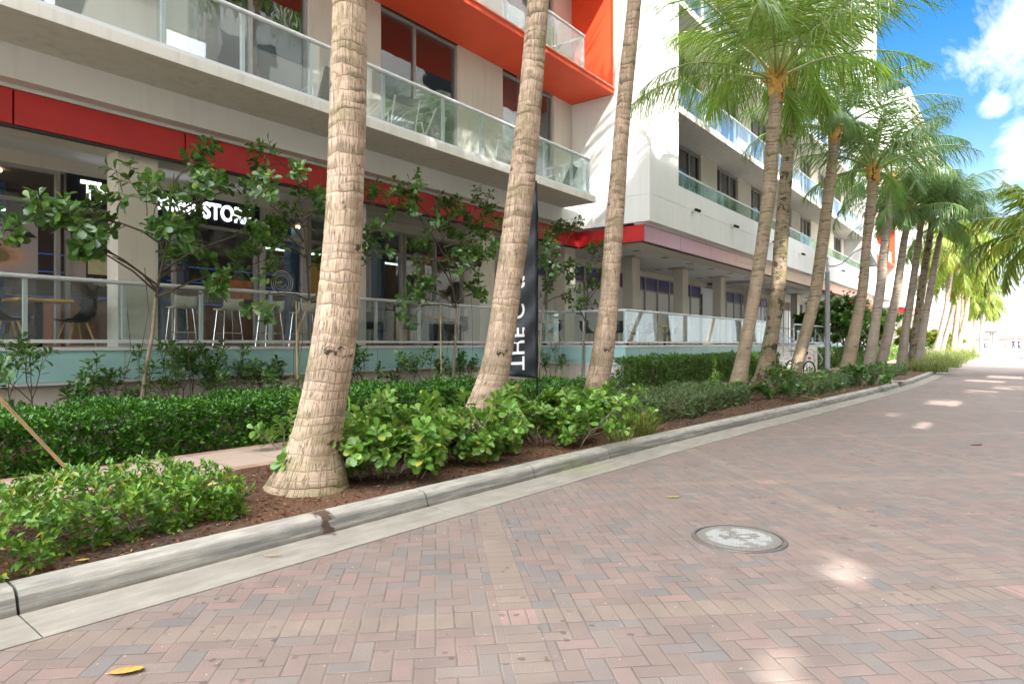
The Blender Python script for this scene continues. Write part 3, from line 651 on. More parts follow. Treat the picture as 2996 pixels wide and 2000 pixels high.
def m_photo(name, c, sc, hue):
    g = G(name); o = g.obj(); x, y, z = g.xyz(o); n = g.noise(o, sc, 4)
    d = g.m('ADD', g.m('MULTIPLY', g.m('POWER', g.m('MULTIPLY', x, 1.6), 2.), 1.), g.m('POWER', g.m('MULTIPLY', g.m('ADD', z, .12), 3.2), 2.))
    k = g.m('ADD', d, g.m('MULTIPLY', g.m('SUBTRACT', n, .5), .5))
    return g.done(g.bsdf(g.ramp(k, c), .3))
t, w, h = poster('window poster of a sandwich on pale pink with one corner peeling', 2.35, 3.6, 2.6, 3.56, [m_photo('sandwich_photo', [(0., (.35, .16, .1)), (.1, (.2, .17, .08)), (.18, (.5, .26, .18)), (.3, (.62, .36, .26)), (.55, (.5, .36, .32)), (1., (.42, .38, .38))], 7, 0)])
text_mesh('poster_words', 'our coffee', .16, plain('pale_print', (.6, .55, .5), .5), t, .001, 0, Matrix.Translation((-.5, -.003, -h + .03)) @ FACE)
MB().add([(.27, -.004, h), (w - .02, -.05, h - .27), (.42, -.12, h - .29)], [(0, 1, 2)]).add([(.27, -.008, h), (w - .02, -.054, h - .27), (.42, -.124, h - .29)], [(2, 1, 0)]).build('peeled_corner', DARK, t)
t, w, h = poster('dark window poster of a pale iced drink reading hazelnut mocha frappe', 4.34, 5.0, 2.35, 3.5, [plain('black_print', (.03, .018, .014), .35)])
MB().box(-w + .01, -.004, -.18, w - .01, -.0005, .18).build('poster_panel', plain('cream_print', (.62, .58, .34), .4, 0, .15, 8.), t)
MB().lathe([(.001, 0), (.07, 0), (.09, .3), (.001, .3)], (-.02, -.0, -.14), 12).build('drink_picture', plain('latte_print', (.5, .42, .22), .4), t).scale = (1, .05, 1)
text_mesh('poster_words', 'Hazelnut Mocha\n   Frappe', .085, plain('pale_print_b', (.75, .72, .65), .5), t, .001, 0, Matrix.Translation((-.3, -.004, -.29)) @ FACE)
poster('small blurred green and pink window poster beside the dark one', 4.02, 4.32, 2.6, 3.1, [m_photo('meadow_photo', [(0., (.5, .42, .4)), (.3, (.45, .38, .36)), (.6, (.32, .34, .06)), (1., (.3, .3, .08))], 2, 0)])
poster('orange and brown menu poster low in the window left of the shop door', 6.6, 7.5, 2.45, 2.85, [plain('rust_print', (.42, .15, .06), .4, 0, .25, 12.)])
poster('yellow ochre panel standing behind the glass right of the shop door', 9.0, 9.35, 2.5, 3.4, [plain('ochre_print', (.5, .3, .05), .5)])
t = tag(text_mesh('window_lettering', 'S\nA\nL\nE\nS', .62, plain('navy_vinyl', (.03, .06, .2), .4), None, .002, .006, Matrix.Translation((43.3, 13.09, 3.5)) @ FACE), 'navy vertical lettering stuck on the pale shopfront behind the steps', 'lettering')
# ------------------------------------------------------------------ palms
TR_A = m_trunk('pale_palm_bark', (.55, .415, .31), (.16, .095, .062), .45, .9, .9)
TR_B = m_trunk('brown_palm_bark', (.4, .315, .232), (.12, .09, .068), .35, .45, .6, .25)
TR_C = m_trunk('grey_palm_bark', (.36, .3, .25), (.1, .08, .065), .2, .3, .3, .25)
TR_D = m_trunk('dark_mottled_bark', (.33, .26, .19), (.05, .038, .028), .75, .6, .8, .2, .55)
FR_G = leafmat('coconut_leaflet', (.06, .145, .016), (.21, .34, .045), (.42, .37, .1), .38, .46, .45, .08)
FR_Y = leafmat('yellow_green_leaflet', (.13, .2, .02), (.24, .3, .035), (.42, .28, .06), .4, .45, .4, .12)  # yellower leaflets for the far crowns and the yellow bushes
FR_B = leafmat('blue_green_leaflet', (.065, .155, .045), (.15, .265, .08), (.34, .31, .13), .35, .45, .5, .06)
RACH = plain('frond_midrib', (.26, .31, .08), .45, 0, .15, 3.); SHEATH = plain('yellow_leaf_base', (.52, .3, .06), .5, 0, .35, 9.)
FIBRE = plain('brown_leaf_fibre', (.12, .065, .035), .9, 0, .3, 20.)

def crown_mesh(seed, n=22, L=3.6, nl=78, droop=1., up=1., mats=None, blade=.025, upr=(88, 16)):
    """returns (crown mesh, sheath mesh): arching fronds of drooping leaflets"""
    r = np.random.default_rng(seed); Pp = []; Dd = []; Nn = []; Ll = []; Ww = []
    tb = MB(); sh = MB(); ang = r.uniform(0, 6.28)
    for k in range(n):
        t = k / (n - 1); ang += 2.399 + r.uniform(-.25, .25)
        el = R(upr[0] + (upr[1] - upr[0]) * t ** .9) + r.uniform(-.1, .1)
        Lf = L * (.72 + .3 * min(1, t * 2.2)) * r.uniform(.88, 1.1) * (.92 if t > .85 else 1)
        curl = (1.25 - .2 * t) * droop * r.uniform(.75, 1.2) * (.4 if k < 4 else 1.); tw = r.uniform(-.5, .5)
        S = 16; pts = []; p = np.array([math.cos(ang) * .1, math.sin(ang) * .1, -.05 + .28 * (1 - t)]); e = el; az = ang
        for i in range(S + 1):
            pts.append(p.copy()); e -= curl / S * (.35 + 1.6 * (i / S)); az += tw / S * .5
            p = p + np.array([math.cos(az) * math.cos(e), math.sin(az) * math.cos(e), math.sin(e)]) * Lf / S
        pts = np.array(pts)
        tb.tube([Vector(q) for q in pts[::2]], [(.042 * (1 - i / 8.5) + .004) for i in range(len(pts[::2]))], 4, False)
        sh.tube([Vector(pts[0] + (0, 0, -.3)), Vector(pts[0]), Vector(pts[1]) * .6 + Vector(pts[0]) * .4], [.08, .06, .04], 6, False)
        u = np.linspace(.24, .995, nl)
        idx = u * S; i0 = np.minimum(idx.astype(int), S - 1); fr = (idx - i0)[:, None]
        base = pts[i0] * (1 - fr) + pts[i0 + 1] * fr; tan = unit(pts[i0 + 1] - pts[i0])
        side = unit(np.cross(tan, np.array([0, 0, 1.0])[None] + 1e-4)); upv = np.cross(side, tan)
        prof = np.sin(np.pi * np.clip(.06 + u * .9, 0, 1)) ** .6
        for sg in (-1, 1):
            m = u.size; ll = L * .3 * prof * r.uniform(.82, 1.12, m) * (1 - .25 * (u > .9))
            sw = (.45 + .75 * u + r.uniform(-.12, .12, m))[:, None]
            D = side * sg * np.cos(sw) + tan * np.sin(sw) + upv * (r.uniform(-.12, .3, m) + .05)[:, None] - np.array([0, 0, 1.]) * ((.2 + .62 * r.uniform(.35, 1.25, m)) * droop)[:, None]
            Pp.append(base); Dd.append(D); Nn.append(upv + r.normal(0, .25, (m, 3))); Ll.append(ll); Ww.append(np.full(m, blade) * (.7 + .4 * prof))
    V, F = leaf_arrays(T_BLADE, np.vstack(Pp), np.vstack(Dd), np.vstack(Nn), np.concatenate(Ll), np.concatenate(Ww))
    nv = len(V); V = np.vstack([V, np.array([tuple(q) for q in tb.v])]); tq = np.array([f for f in tb.f]) + nv
    mi = np.concatenate([np.zeros(sum(len(f) for f in F)), np.ones(len(tq))])
    o = arrays_mesh('crown', V, F + [tq], mats, None, mi); me = o.data; bpy.data.objects.remove(o)
    # fibre and stubs of old leaf bases
    for k in range(6):
        a = k * 2.4 + r.uniform(0, .6); sh.tube([(math.cos(a) * .09, math.sin(a) * .09, -.5), (math.cos(a) * .11, math.sin(a) * .11, -.25), (math.cos(a) * .125, math.sin(a) * .125, -.02 + r.uniform(-.05, .1))], [.06, .06, .03], 6)
    ns = len(sh.f)
    sh.cur = 1; sh.lathe([(.12, -.45), (.16, -.2), (.15, .05), (.09, .3), (.03, .45)], n=12)
    o2 = sh.build('leaf_bases', [SHEATH, FIBRE], smooth=True); me2 = o2.data; bpy.data.objects.remove(o2)
    return me, me2
CR = [crown_mesh(3, 16, 3.6, 66, 1., mats=[FR_G, RACH]), crown_mesh(5, 16, 3.7, 64, 1.05, mats=[FR_G, RACH]), crown_mesh(8, 17, 3.7, 60, .95, mats=[FR_B, RACH]),
      crown_mesh(13, 16, 3.8, 62, 1.15, mats=[FR_B, RACH], upr=(85, 4)), crown_mesh(21, 24, 3.6, 48, 1.1, mats=[FR_Y, RACH], blade=.06, upr=(80, -40)),
      crown_mesh(34, 20, 3.3, 48, 1.3, mats=[FR_Y, RACH], blade=.06, upr=(70, -50))]

CR.append(crown_mesh(55, 19, 4.5, 78, .85, mats=[FR_G, RACH], upr=(89, 10)))
def trunk_mesh(pts, rad, mat, parent, seg=22, step=.03, seed=0):
    """pts: world points bottom to top, rad: radii; ring scars modelled as small steps"""
    r = random.Random(seed); P = [Vector(p) for p in pts]; Ln = [0.]
    for a, c in zip(P[:-1], P[1:]): Ln.append(Ln[-1] + (c - a).length)
    tot = Ln[-1]; n = max(8, int(tot / step)); xs = np.linspace(0, tot, n)
    A = np.array([tuple(p) for p in P]); L = np.array(Ln)
    def sm(col):   # smooth monotone-ish interpolation
        y = np.interp(xs, L, col); k = max(1, int(.35 / step)); yy = np.pad(y, k, mode='reflect', reflect_type='odd')
        return np.convolve(yy, np.ones(2 * k + 1) / (2 * k + 1), 'valid')
    C = np.stack([sm(A[:, i]) for i in range(3)], 1); rr = sm(np.array(rad))
    V = np.zeros((n, seg, 3)); ph = r.uniform(0, 9); ringv = 0; nxt = 0
    for i in range(n):
        if xs[i] >= nxt: nxt = xs[i] + r.uniform(.055, .15); ringv = r.uniform(.3, 1.); last = xs[i]
        saw = 1 + .014 * ringv * (1 - min(1, (xs[i] - last) / .09)) + .006 * r.uniform(-1, 1)
        for j in range(seg):
            th = 2 * math.pi * j / seg + 2.2
            q = rr[i] * saw * (1 + .018 * math.sin(3 * th + xs[i] * 2.1 + ph) + .014 * math.sin(2 * th - xs[i] * 3 + ph))
            V[i, j] = C[i] + np.array([math.cos(th) * q, math.sin(th) * q, 0])
    ii, jj = np.meshgrid(np.arange(n - 1), np.arange(seg), indexing='ij'); j2 = (jj + 1) % seg
    F = np.stack([ii * seg + jj, ii * seg + j2, (ii + 1) * seg + j2, (ii + 1) * seg + jj], -1).reshape(-1, 4)
    o = arrays_mesh('trunk', V.reshape(-1, 3), [F], mat, parent, None, True)
    uvl = o.data.uv_layers.new(name='uv'); uu = np.zeros((len(F), 4, 2))
    J = jj.reshape(-1); I = ii.reshape(-1)
    for k, (dj, di) in enumerate(((0, 0), (1, 0), (1, 1), (0, 1))):
        uu[:, k, 0] = (J + dj) / seg; uu[:, k, 1] = xs[I + di]
    uvl.data.foreach_set('uv', uu.astype(np.float32).ravel())
    return C[-1], rr[-1], C[0]
npalm = 0
def palm(label, dep, prof, mat, cr, rot=0., sc=1., top=None, group='coconut palms along the kerb', step=.03, seg=22, lean=0., flare=True, z0=.1):
    """prof: (u, v, width) down the photo's trunk from top to base, at distance dep"""
    global npalm; npalm += 1
    pts = []; rad = []
    for (u, v, w) in reversed(prof):
        pts.append(at(u, v, dep)); rad.append(w / 2 * dep / FPX)
    base = pts[0].copy()
    if base.z > z0:   # carry the trunk down to the soil along its own slope
        d = (pts[0] - pts[1]).normalized(); d.z = min(d.z, -.5); k = (base.z - z0) / -d.z; pts.insert(0, base + d * k * .9); pts[0].z = z0 - .04; rad.insert(0, rad[0] * 1.18)
    else: pts[0].z = z0 - .04
    if top is not None:
        d = (pts[-1] - pts[-2]).normalized(); d = (d + Vector((0, 0, .25))).normalized(); k = (top - pts[-1].z) / d.z
        pts.append(pts[-1] + d * k * .5 + Vector((0, 0, 0))); pts.append(pts[-2] + d * k + Vector((0, 0, .0))); rad += [rad[-1] * .95, rad[-1] * .85]
        pts[-1].z = top
    root = empty('coconut_palm', (pts[0].x, pts[0].y, z0), 0, label, 'palm tree', group)
    off = Vector(root.location)
    tip, rt, b0 = trunk_mesh([p - off for p in pts], rad, mat, root, seg, step, npalm)
    c = bpy.data.objects.new('crown', CR[cr][0]); s = bpy.data.objects.new('leaf_bases', CR[cr][1])
    for o in (c, s):
        COL.objects.link(o); o.parent = root; o.location = Vector(tip) + Vector((0, 0, .3)); o.rotation_euler = (rnd.uniform(-.06, .06), rnd.uniform(.0, .12), rot); o.scale = (sc,) * 3
    s.scale = (max(.6, rt / .13),) * 2 + (1.,); s.location = Vector(tip) + Vector((0, 0, .25))
    return root
palm('thick pale palm trunk in bare mulch nearest the camera, base fully in view', 6.0, [(1023, 0, 99), (1018, 310, 104), (1010, 600, 106), (995, 850, 118), (971, 1046, 128), (932, 1238, 134), (924, 1300, 152), (908, 1370, 184), (893, 1425, 222)], TR_A, 0, .6, top=10.8, step=.018, seg=40, z0=.14)
palm('pale palm with dark rot holes beside the black flag banner', 8.6, [(1576, 0, 62), (1550, 310, 69), (1513, 650, 82), (1473, 936, 78), (1446, 1100, 86), (1428, 1150, 106), (1405, 1230, 128), (1390, 1296, 160)], TR_A, 1, 2., top=10.8, step=.02, seg=32)
palm('slender pale palm just right of the flag, rising against the white side wall', 10.9, [(1856, 0, 41), (1836, 200, 43), (1817, 400, 44), (1798, 650, 53), (1781, 905, 55), (1762, 1042, 66), (1741, 1150, 70), (1728, 1236, 90)], TR_A, 6, 4.1, 1.35, top=13.2, step=.022, seg=28)
palm('palm with brown leaf stubs under its crown, left one of the close pair', 15.0, [(2270, 268, 34), (2252, 550, 40), (2232, 700, 36), (2209, 860, 37), (2192, 950, 35), (2173, 1050, 39), (2154, 1150, 58), (2150, 1172, 66)], TR_B, 6, 2.6, .84, step=.03, seg=24)
palm('palm with dark mottled bark low down, right one of the close pair', 19.0, [(2313, 240, 29), (2305, 450, 33), (2290, 640, 38), (2275, 860, 42), (2263, 950, 40), (2245, 1050, 45), (2236, 1110, 60), (2230, 1140, 70)], TR_D, 1, .3, step=.035, seg=22)
palm('palm in front of the concrete steps with a sunlit patch on its trunk', 22.8, [(2442, 405, 27), (2428, 540, 30), (2408, 700, 33), (2386, 860, 33), (2364, 950, 34), (2336, 1050, 34), (2325, 1105, 33), (2320, 1120, 44)], TR_B, 2, 3.3, step=.04, seg=20)
palm('grey palm with a knot at its foot, right beside the lamp post', 23.6, [(2555, 520, 27), (2548, 600, 28), (2537, 700, 25), (2523, 860, 27), (2505, 950, 32), (2483, 1050, 38), (2470, 1114, 46)], TR_B, 2, 1., step=.04, seg=20)
palm('grey palm rising behind the leafy bush, left of two that stand close together', 31.5, [(2608, 545, 22), (2602, 620, 23), (2591, 700, 24), (2575, 850, 25), (2556, 980, 28), (2541, 1083, 34)], TR_C, 3, 2.2, step=.05, seg=16)
palm('grey palm rising behind the leafy bush, right of two that stand close together', 32.5, [(2661, 640, 18), (2645, 700, 19), (2625, 850, 23), (2598, 980, 27), (2573, 1080, 30)], TR_C, 2, 4., step=.05, seg=16)
palm('straight grey palm with a whitewashed foot behind low groundcover', 33.5, [(2695, 655, 14), (2689, 700, 16), (2668, 850, 20), (2650, 960, 22), (2636, 1080, 30)], TR_C, 3, 5.2, step=.05, seg=16)
palm('blackish mottled palm crossing the pale leaning one', 34.0, [(2726, 650, 15), (2719, 700, 18), (2696, 850, 21), (2682, 960, 22), (2668, 1080, 32)], TR_D, 2, 2.9, step=.05, seg=16)
palm('smooth grey palm growing from the same spot as the blackish mottled one', 33.2, [(2756, 675, 13), (2748, 700, 15), (2722, 850, 19), (2702, 960, 19), (2684, 1082, 26)], TR_C, 3, .4, step=.05, seg=16)
palm('slim leaning palm in the tall grasses, nearer of the shaded pair', 50., [(2789, 750, 11), (2778, 830, 12), (2764, 920, 13), (2748, 990, 15), (2730, 1048, 22)], TR_C, 4, 1.7, step=.08, seg=12)
palm('slim leaning palm in the tall grasses, farther of the shaded pair', 54., [(2804, 790, 10), (2797, 850, 11), (2782, 930, 13), (2762, 1000, 14), (2748, 1046, 20)], TR_C, 4, 3.3, step=.08, seg=12)
palm('sunlit pale palm in the grasses, left of the bright far trio', 57., [(2811, 716, 10), (2806, 800, 12), (2802, 900, 13), (2792, 990, 15), (2784, 1046, 20)], TR_A, 5, .7, step=.08, seg=12)
palm('sunlit pale palm leaning right, rightmost of the bright far trio', 60., [(2843, 750, 9), (2836, 830, 10), (2826, 920, 12), (2810, 990, 14), (2794, 1044, 20)], TR_A, 4, 4.4, step=.08, seg=12)
palm('thin dappled palm between the bright far trunks', 64., [(2817, 780, 8), (2815, 860, 9), (2811, 950, 10), (2806, 1040, 13)], TR_A, 5, 2.6, step=.08, seg=12)
palm('shaggy-trunked palm by the beach end, left of the grey one', 84., [(2851, 892, 8), (2850, 960, 7), (2849, 1032, 9)], TR_B, 5, 1.9, .85, step=.1, seg=10)
palm('grey straight palm standing by the beach end of the road', 84., [(2874, 862, 7), (2871, 940, 7), (2868, 1032, 9)], TR_C, 4, 5., .9, step=.1, seg=10)
palm('thin dark coconut palm on the beach with a small drooping crown', 112., [(2903, 908, 4), (2903, 960, 4.5), (2903, 1022, 5)], TR_C, 5, 3.1, .8, step=.12, seg=10, z0=.4)
# palms across the street: one reaches into the picture, the rest shade it and show in the windows
def free_palm(label, x, y, h, cr, rot, sc=1., mat=TR_B, ln=.3):
    global npalm; npalm += 1
    root = empty('coconut_palm', (x, y, .1), 0, label, 'palm tree', 'palms across the street')
    tip, rt, _ = trunk_mesh([(0, 0, -.05), (.05, .02, .5), (.25, .1 + ln * .3, h * .45), (.5, ln, h)], [.26, .17, .14, .11], mat, root, 14, .06, npalm)
    for nm, me in (('crown', CR[cr][0]), ('leaf_bases', CR[cr][1])):
        o = bpy.data.objects.new(nm, me); COL.objects.link(o); o.parent = root; o.location = Vector(tip) + Vector((0, 0, .3)); o.rotation_euler = (0, 0, rot); o.scale = (sc,) * 3
free_palm('palm across the street whose dry-tipped fronds reach in from the right edge', 38, -3.3, 6.2, 4, .5, 1., ln=2.4)
free_palm('darker palm across the street, its lowest fronds low at the right edge', 52, -3.3, 7.4, 2, 2., ln=1.6)
for i, x in enumerate((-11, 5.2, 12.5, 18, 25)):
    free_palm('palm across the street out of the picture, mirrored in the hotel windows', x, -6.8, 7.2 + .5 * (i % 2), i % 3, i * 1.3)

# ------------------------------------------------------------------ shrubs
L_BRIGHT = leafmat('bright_clusia_leaf', (.09, .24, .03), (.28, .48, .095), (.5, .47, .08), .3, .24, .5, .02)
L_DARK = leafmat('dark_clusia_leaf', (.022, .085, .016), (.11, .24, .06), (.26, .4, .06), .28, .3, .6, .08)
L_HEDGE = leafmat('glossy_hedge_leaf', (.01, .065, .008), (.06, .225, .02), (.17, .42, .035), .25, .2, .5, .2)
L_LOW = leafmat('light_shrub_leaf', (.03, .125, .01), (.2, .4, .045), (.5, .44, .05), .3, .2, .5, .025)
L_CLIP = leafmat('clipped_hedge_leaf', (.028, .105, .01), (.1, .23, .025), (.24, .32, .04), .28, .28, .6, .06)
L_GREY = leafmat('grey_green_leaf', (.06, .125, .045), (.17, .25, .105), (.28, .32, .16), .35, .28, .5, .08)
STEMG = plain('grey_stem', (.27, .21, .15), .8, 0, .25, 14.); STEMB = plain('brown_stem', (.075, .052, .032), .8, 0, .25, 14.)
BAMBOO = plain('bamboo_stake', (.5, .36, .2), .6, 0, .2, 5.)
def grow(r, p, d, ln, rad, depth, tips, tb, spread=.7, up=.25, seg=4, kids=(2, 4), shrink=.68):
    pts = [np.array(p, float)]; d = np.array(d, float); d /= np.linalg.norm(d)
    for i in range(seg):
        d = d + r.normal(0, .13, 3) + np.array([0, 0, up * .25]); d /= np.linalg.norm(d); pts.append(pts[-1] + d * ln / seg)
    tb.tube([Vector(q) for q in pts], [rad * (1 - .45 * i / seg) for i in range(seg + 1)], 5, False)
    if depth == 0: tips.append((pts[-1], d)); tips.append((pts[-2], d)); return
    if depth == 1: tips.append((pts[-1], d))
    for k in range(r.integers(*kids)):
        a = r.uniform(0, 6.28); q = np.cross(d, [math.cos(a), math.sin(a), .3]); q /= np.linalg.norm(q) + 1e-9
        st = pts[-1] if k < 2 else pts[r.integers(2, seg + 1)]
        grow(r, st, d * (1 - spread * .5) + q * spread * r.uniform(.6, 1.1) + np.array([0, 0, up]), ln * shrink * r.uniform(.75, 1.15), rad * .6, depth - 1, tips, tb, spread, up, seg, kids, shrink)
def rosettes(r, tips, nleaf, L, W, droop=.1):
    P = []; D = []; N = []; Ls = []
    for (p, d) in tips:
        a0 = r.uniform(0, 6.28); d = d / np.linalg.norm(d)
        x = np.cross(d, [.3, .5, .8]); x /= np.linalg.norm(x); y = np.cross(d, x); k = r.integers(nleaf[0], nleaf[1])
        for i in range(k):
            a = a0 + i * 1.65 + r.uniform(-.25, .25); lvl = i / k
            o = x * math.cos(a) + y * math.sin(a)
            P.append(p - d * .07 * (1 - lvl) * 1.4 + o * .006); D.append(o * (.95 - .4 * lvl) + d * (.25 + .65 * lvl) - np.array([0, 0, droop]) + r.normal(0, .12, 3))
            N.append(d + r.normal(0, .22, 3) + np.array([0, 0, .5])); Ls.append(L * (1 - .35 * lvl) * r.uniform(.75, 1.2))
    Ls = np.array(Ls); return P, D, N, Ls, Ls * W
def shrub(name, label, cat, seed, base, stems, leafm, stemm, ln, rad, depth, nleaf, L, W=.62, spread=.7, up=.25, kids=(2, 4), tilt=.5, group=None, shrink=.68, r0=.15, lo=.8):
    r = np.random.default_rng(seed); root = empty(name, base, 0, label, cat, group); tips = []; tb = MB()
    for i in range(stems):
        a = i * 2.4 + r.uniform(0, 1); q = r.uniform(.3, 1) * r0
        grow(r, (math.cos(a) * q, math.sin(a) * q, -.03), (math.cos(a) * tilt * r.uniform(.3, 1.2), math.sin(a) * tilt * r.uniform(.3, 1.2), 1), ln * r.uniform(lo, 1.15), rad, depth, tips, tb, spread, up, 4, kids, shrink)
    tb.build('branches', stemm, root, smooth=True)
    leaves('foliage', leafm, T_CLUSIA, *rosettes(r, tips, nleaf, L, W), parent=root)
    return root
def boxhedge(name, label, cat, seed, x0, x1, y0, y1, z0, z1, n, L, leafm, W=.42, wob=.12, group=None, inner=True, spray=.25, hfun=None):
    r = np.random.default_rng(seed); cx, cy = (x0 + x1) / 2, (y0 + y1) / 2; root = empty(name, (cx, cy, z0), 0, label, cat, group)
    w, d, h = x1 - x0, y1 - y0, z1 - z0
    # sprigs over the shell of the clipped volume, a twig frame inside
    m = n // 5; u = r.uniform(0, 1, m); v = r.uniform(0, 1, m); s = r.uniform(0, 1, m); A = np.array([w * d, w * h * 1.5, w * h * .2, d * h, d * h]); A = np.cumsum(A / A.sum())
    k = np.searchsorted(A, s)
    X = np.where(k == 3, 0, np.where(k == 4, 1, u)); Y = np.where(k == 0, v, np.where(k == 1, 0, np.where(k == 2, 1, u))); Z = np.where(k == 0, 1, v)
    Nrm = np.stack([np.where(k == 3, -1., np.where(k == 4, 1., 0)), np.where(k == 1, -1., np.where(k == 2, 1., 0)), np.where(k == 0, 1., .25)], 1)
    p = np.stack([(X - .5) * w, (Y - .5) * d, Z * h], 1)
    bulge = wob * (np.sin(p[:, 0] * 3.1 + seed) * .5 + np.sin(p[:, 0] * 7.3 + p[:, 2] * 5) * .35 + np.sin(p[:, 1] * 6.1 + p[:, 0] * 2.2) * .4)
    depth = r.beta(1.2, 3.2, m) * .22
    p = p + Nrm * (bulge - depth)[:, None] + r.normal(0, .02, (m, 3))
    # round the top edges
    ed = np.maximum(0, np.abs(p[:, 1]) / (d / 2) - .72) ** 2; p[:, 2] -= ed * h * .9 * (p[:, 2] / h)
    if hfun is not None: p[:, 2] *= hfun(p[:, 0] / w + .5)
    p[:, 2] = np.maximum(p[:, 2], .02)
    dirs = unit(Nrm * .7 + r.normal(0, .45, (m, 3)) + np.array([0, 0, .55])); P = []; D = []; N = []; Ls = []
    for i in range(5):
        a = i * 2.4 + r.uniform(0, 6.28, m); x = unit(np.cross(dirs, np.array([.3, .5, .8])[None])); y = np.cross(dirs, x)
        o = x * np.cos(a)[:, None] + y * np.sin(a)[:, None]
        P.append(p + dirs * (.012 * i) + o * .004); D.append(o * (1 - .12 * i) + dirs * (.35 + .16 * i) + r.normal(0, .14, (m, 3))); N.append(dirs + r.normal(0, .3, (m, 3)) + np.array([0, 0, .3])); Ls.append(L * r.uniform(.65, 1.2, m) * (1 - .07 * i))
    Ls = np.concatenate(Ls); leaves('foliage', leafm, T_OVAL, np.vstack(P), np.vstack(D), np.vstack(N), Ls, Ls * W, root)
    tb = MB(); nt = int(max(30, w * 26))
    for i in range(nt):
        x = r.uniform(-.48, .48) * w; y = r.uniform(-.42, .42) * d; hh = (hfun(x / w + .5) if hfun is not None else 1) * h * r.uniform(.7, .97)
        q = [Vector((x, y, -.03))]
        for j in range(1, 4): q.append(Vector((x + r.uniform(-.16, .16) * j / 2, y + r.uniform(-.16, .16) * j / 2, hh * j / 3)))
        tb.tube(q, [.009, .008, .006, .003], 4, False)
    # dense shaded core of twigs
    tb.build('branches', STEMG if spray > .3 else STEMB, root)
    return root
# hedges and groundcover
boxhedge('hedge', 'dark glossy hedge behind the pink path at the left of the picture', 'hedge', 1, .2, 9.6, 7.9, 9.2, .13, .73, 64000, .072, L_HEDGE, .46, .08)
boxhedge('low_shrub', 'bright green low shrub bed with bare twigs in the bottom left corner', 'shrub', 2, -.6, 2.62, 4.72, 6.25, .13, .5, 12500, .074, L_LOW, .46, .17, spray=.4, hfun=lambda t: 1 - .35 * np.clip((t - .8) / .2, 0, 1))
boxhedge('groundcover_shrub', 'low grey-green groundcover behind the grass tuft, left of the paired palms', 'shrub', 3, 9.0, 14.6, 4.75, 6.1, .13, .55, 17000, .075, L_GREY, .42, .1, spray=.4)
boxhedge('clipped_hedge', 'tall clipped dark hedge below the corner of the teal glass terrace', 'hedge', 4, 15.2, 28.4, 7.95, 8.52, .14, 1.08, 30000, .09, L_CLIP, .5, .06)
boxhedge('clipped_hedge', 'clipped hedge right of the lamp post beneath the mirror-like railing', 'hedge', 5, 34., 47, 7.95, 8.5, .14, 1.2, 9000, .11, L_CLIP, .55, .06)
boxhedge('groundcover_shrub', 'low groundcover along the kerb between the steps palm and lamp post', 'shrub', 6, 17.2, 23.8, 4.1, 5.2, .13, .5, 11000, .085, L_GREY, .42, .1)
boxhedge('groundcover_shrub', 'low dark groundcover in front of the whitewashed palm foot', 'shrub', 7, 26.8, 33, 3.9, 4.9, .13, .55, 5000, .09, L_GREY, .45, .1)
boxhedge('sunlit_hedge', 'sunlit yellow-green hedge between the farther palm trunks', 'hedge', 8, 47.5, 62, 7.6, 8.8, .14, 1.3, 5000, .15, L_LOW, .55, .12)
boxhedge('far_hedge', 'far sunlit hedge near the beach behind the pale trunks', 'hedge', 9, 66, 86, 5.2, 7.4, .14, 1.3, 4000, .2, L_LOW, .55, .2)
boxhedge('corner_shrub', 'small dark shrub at the corner of the terrace base wall', 'shrub', 10, 13.4, 15.3, 7.95, 8.6, .14, .62, 2600, .07, L_HEDGE, .42, .12)
boxhedge('back_groundcover', 'dark groundcover across the path behind the rot-marked palm', 'shrub', 12, 9.6, 13.4, 7.95, 9.2, .14, .6, 15000, .07, L_HEDGE, .42, .1)
# bright clusia shrubs round the first palms
def clus(label, seed, u, v, n, ln=.36, d=2, L=.135, leafm=L_BRIGHT, z=.14, tilt=.9, group='broad-leaved shrubs in the mulch bed', **k):
    p = onz(u, v, z); return shrub('clusia_shrub', label, 'shrub', seed, p, n, leafm, STEMG, ln, .011, d, (5, 8), L, .62, .75, .15, (2, 4), tilt, group, lo=.35, **k)
clus('bright broad-leaved shrub immediately right of the nearest trunk', 21, 1120, 1380, 32, .42, r0=.52)
clus('bright broad-leaved shrub in front of the rot-marked palm', 22, 1370, 1335, 28, .4, r0=.52)
clus('bright broad-leaved shrub in front of the black flag, right of the rot-marked palm', 23, 1610, 1290, 30, .42, r0=.58)
clus('bright broad-leaved shrub around the foot of the slender palm', 24, 1740, 1258, 14, .36, r0=.4)
clus('small broad-leaved sprig behind the nearest trunk, poking out at its left', 25, 838, 1318, 4, .3, 1)
clus('broad-leaved shrub left of the foot of the paired palms', 26, 2118, 1176, 4, .38, r0=.2)
clus('darker broad-leaved shrub between the paired palms and the steps', 27, 2275, 1168, 11, .4, 2, .12, L_DARK, r0=.6)
clus('darker broad-leaved shrub on the right of the paired palms, by the kerb', 28, 2345, 1150, 10, .42, 2, .13, L_DARK, r0=.7)
clus('dark leafy bush in front of the two close grey palms', 29, 2530, 1128, 10, .52, 2, .15, L_DARK, r0=.6)
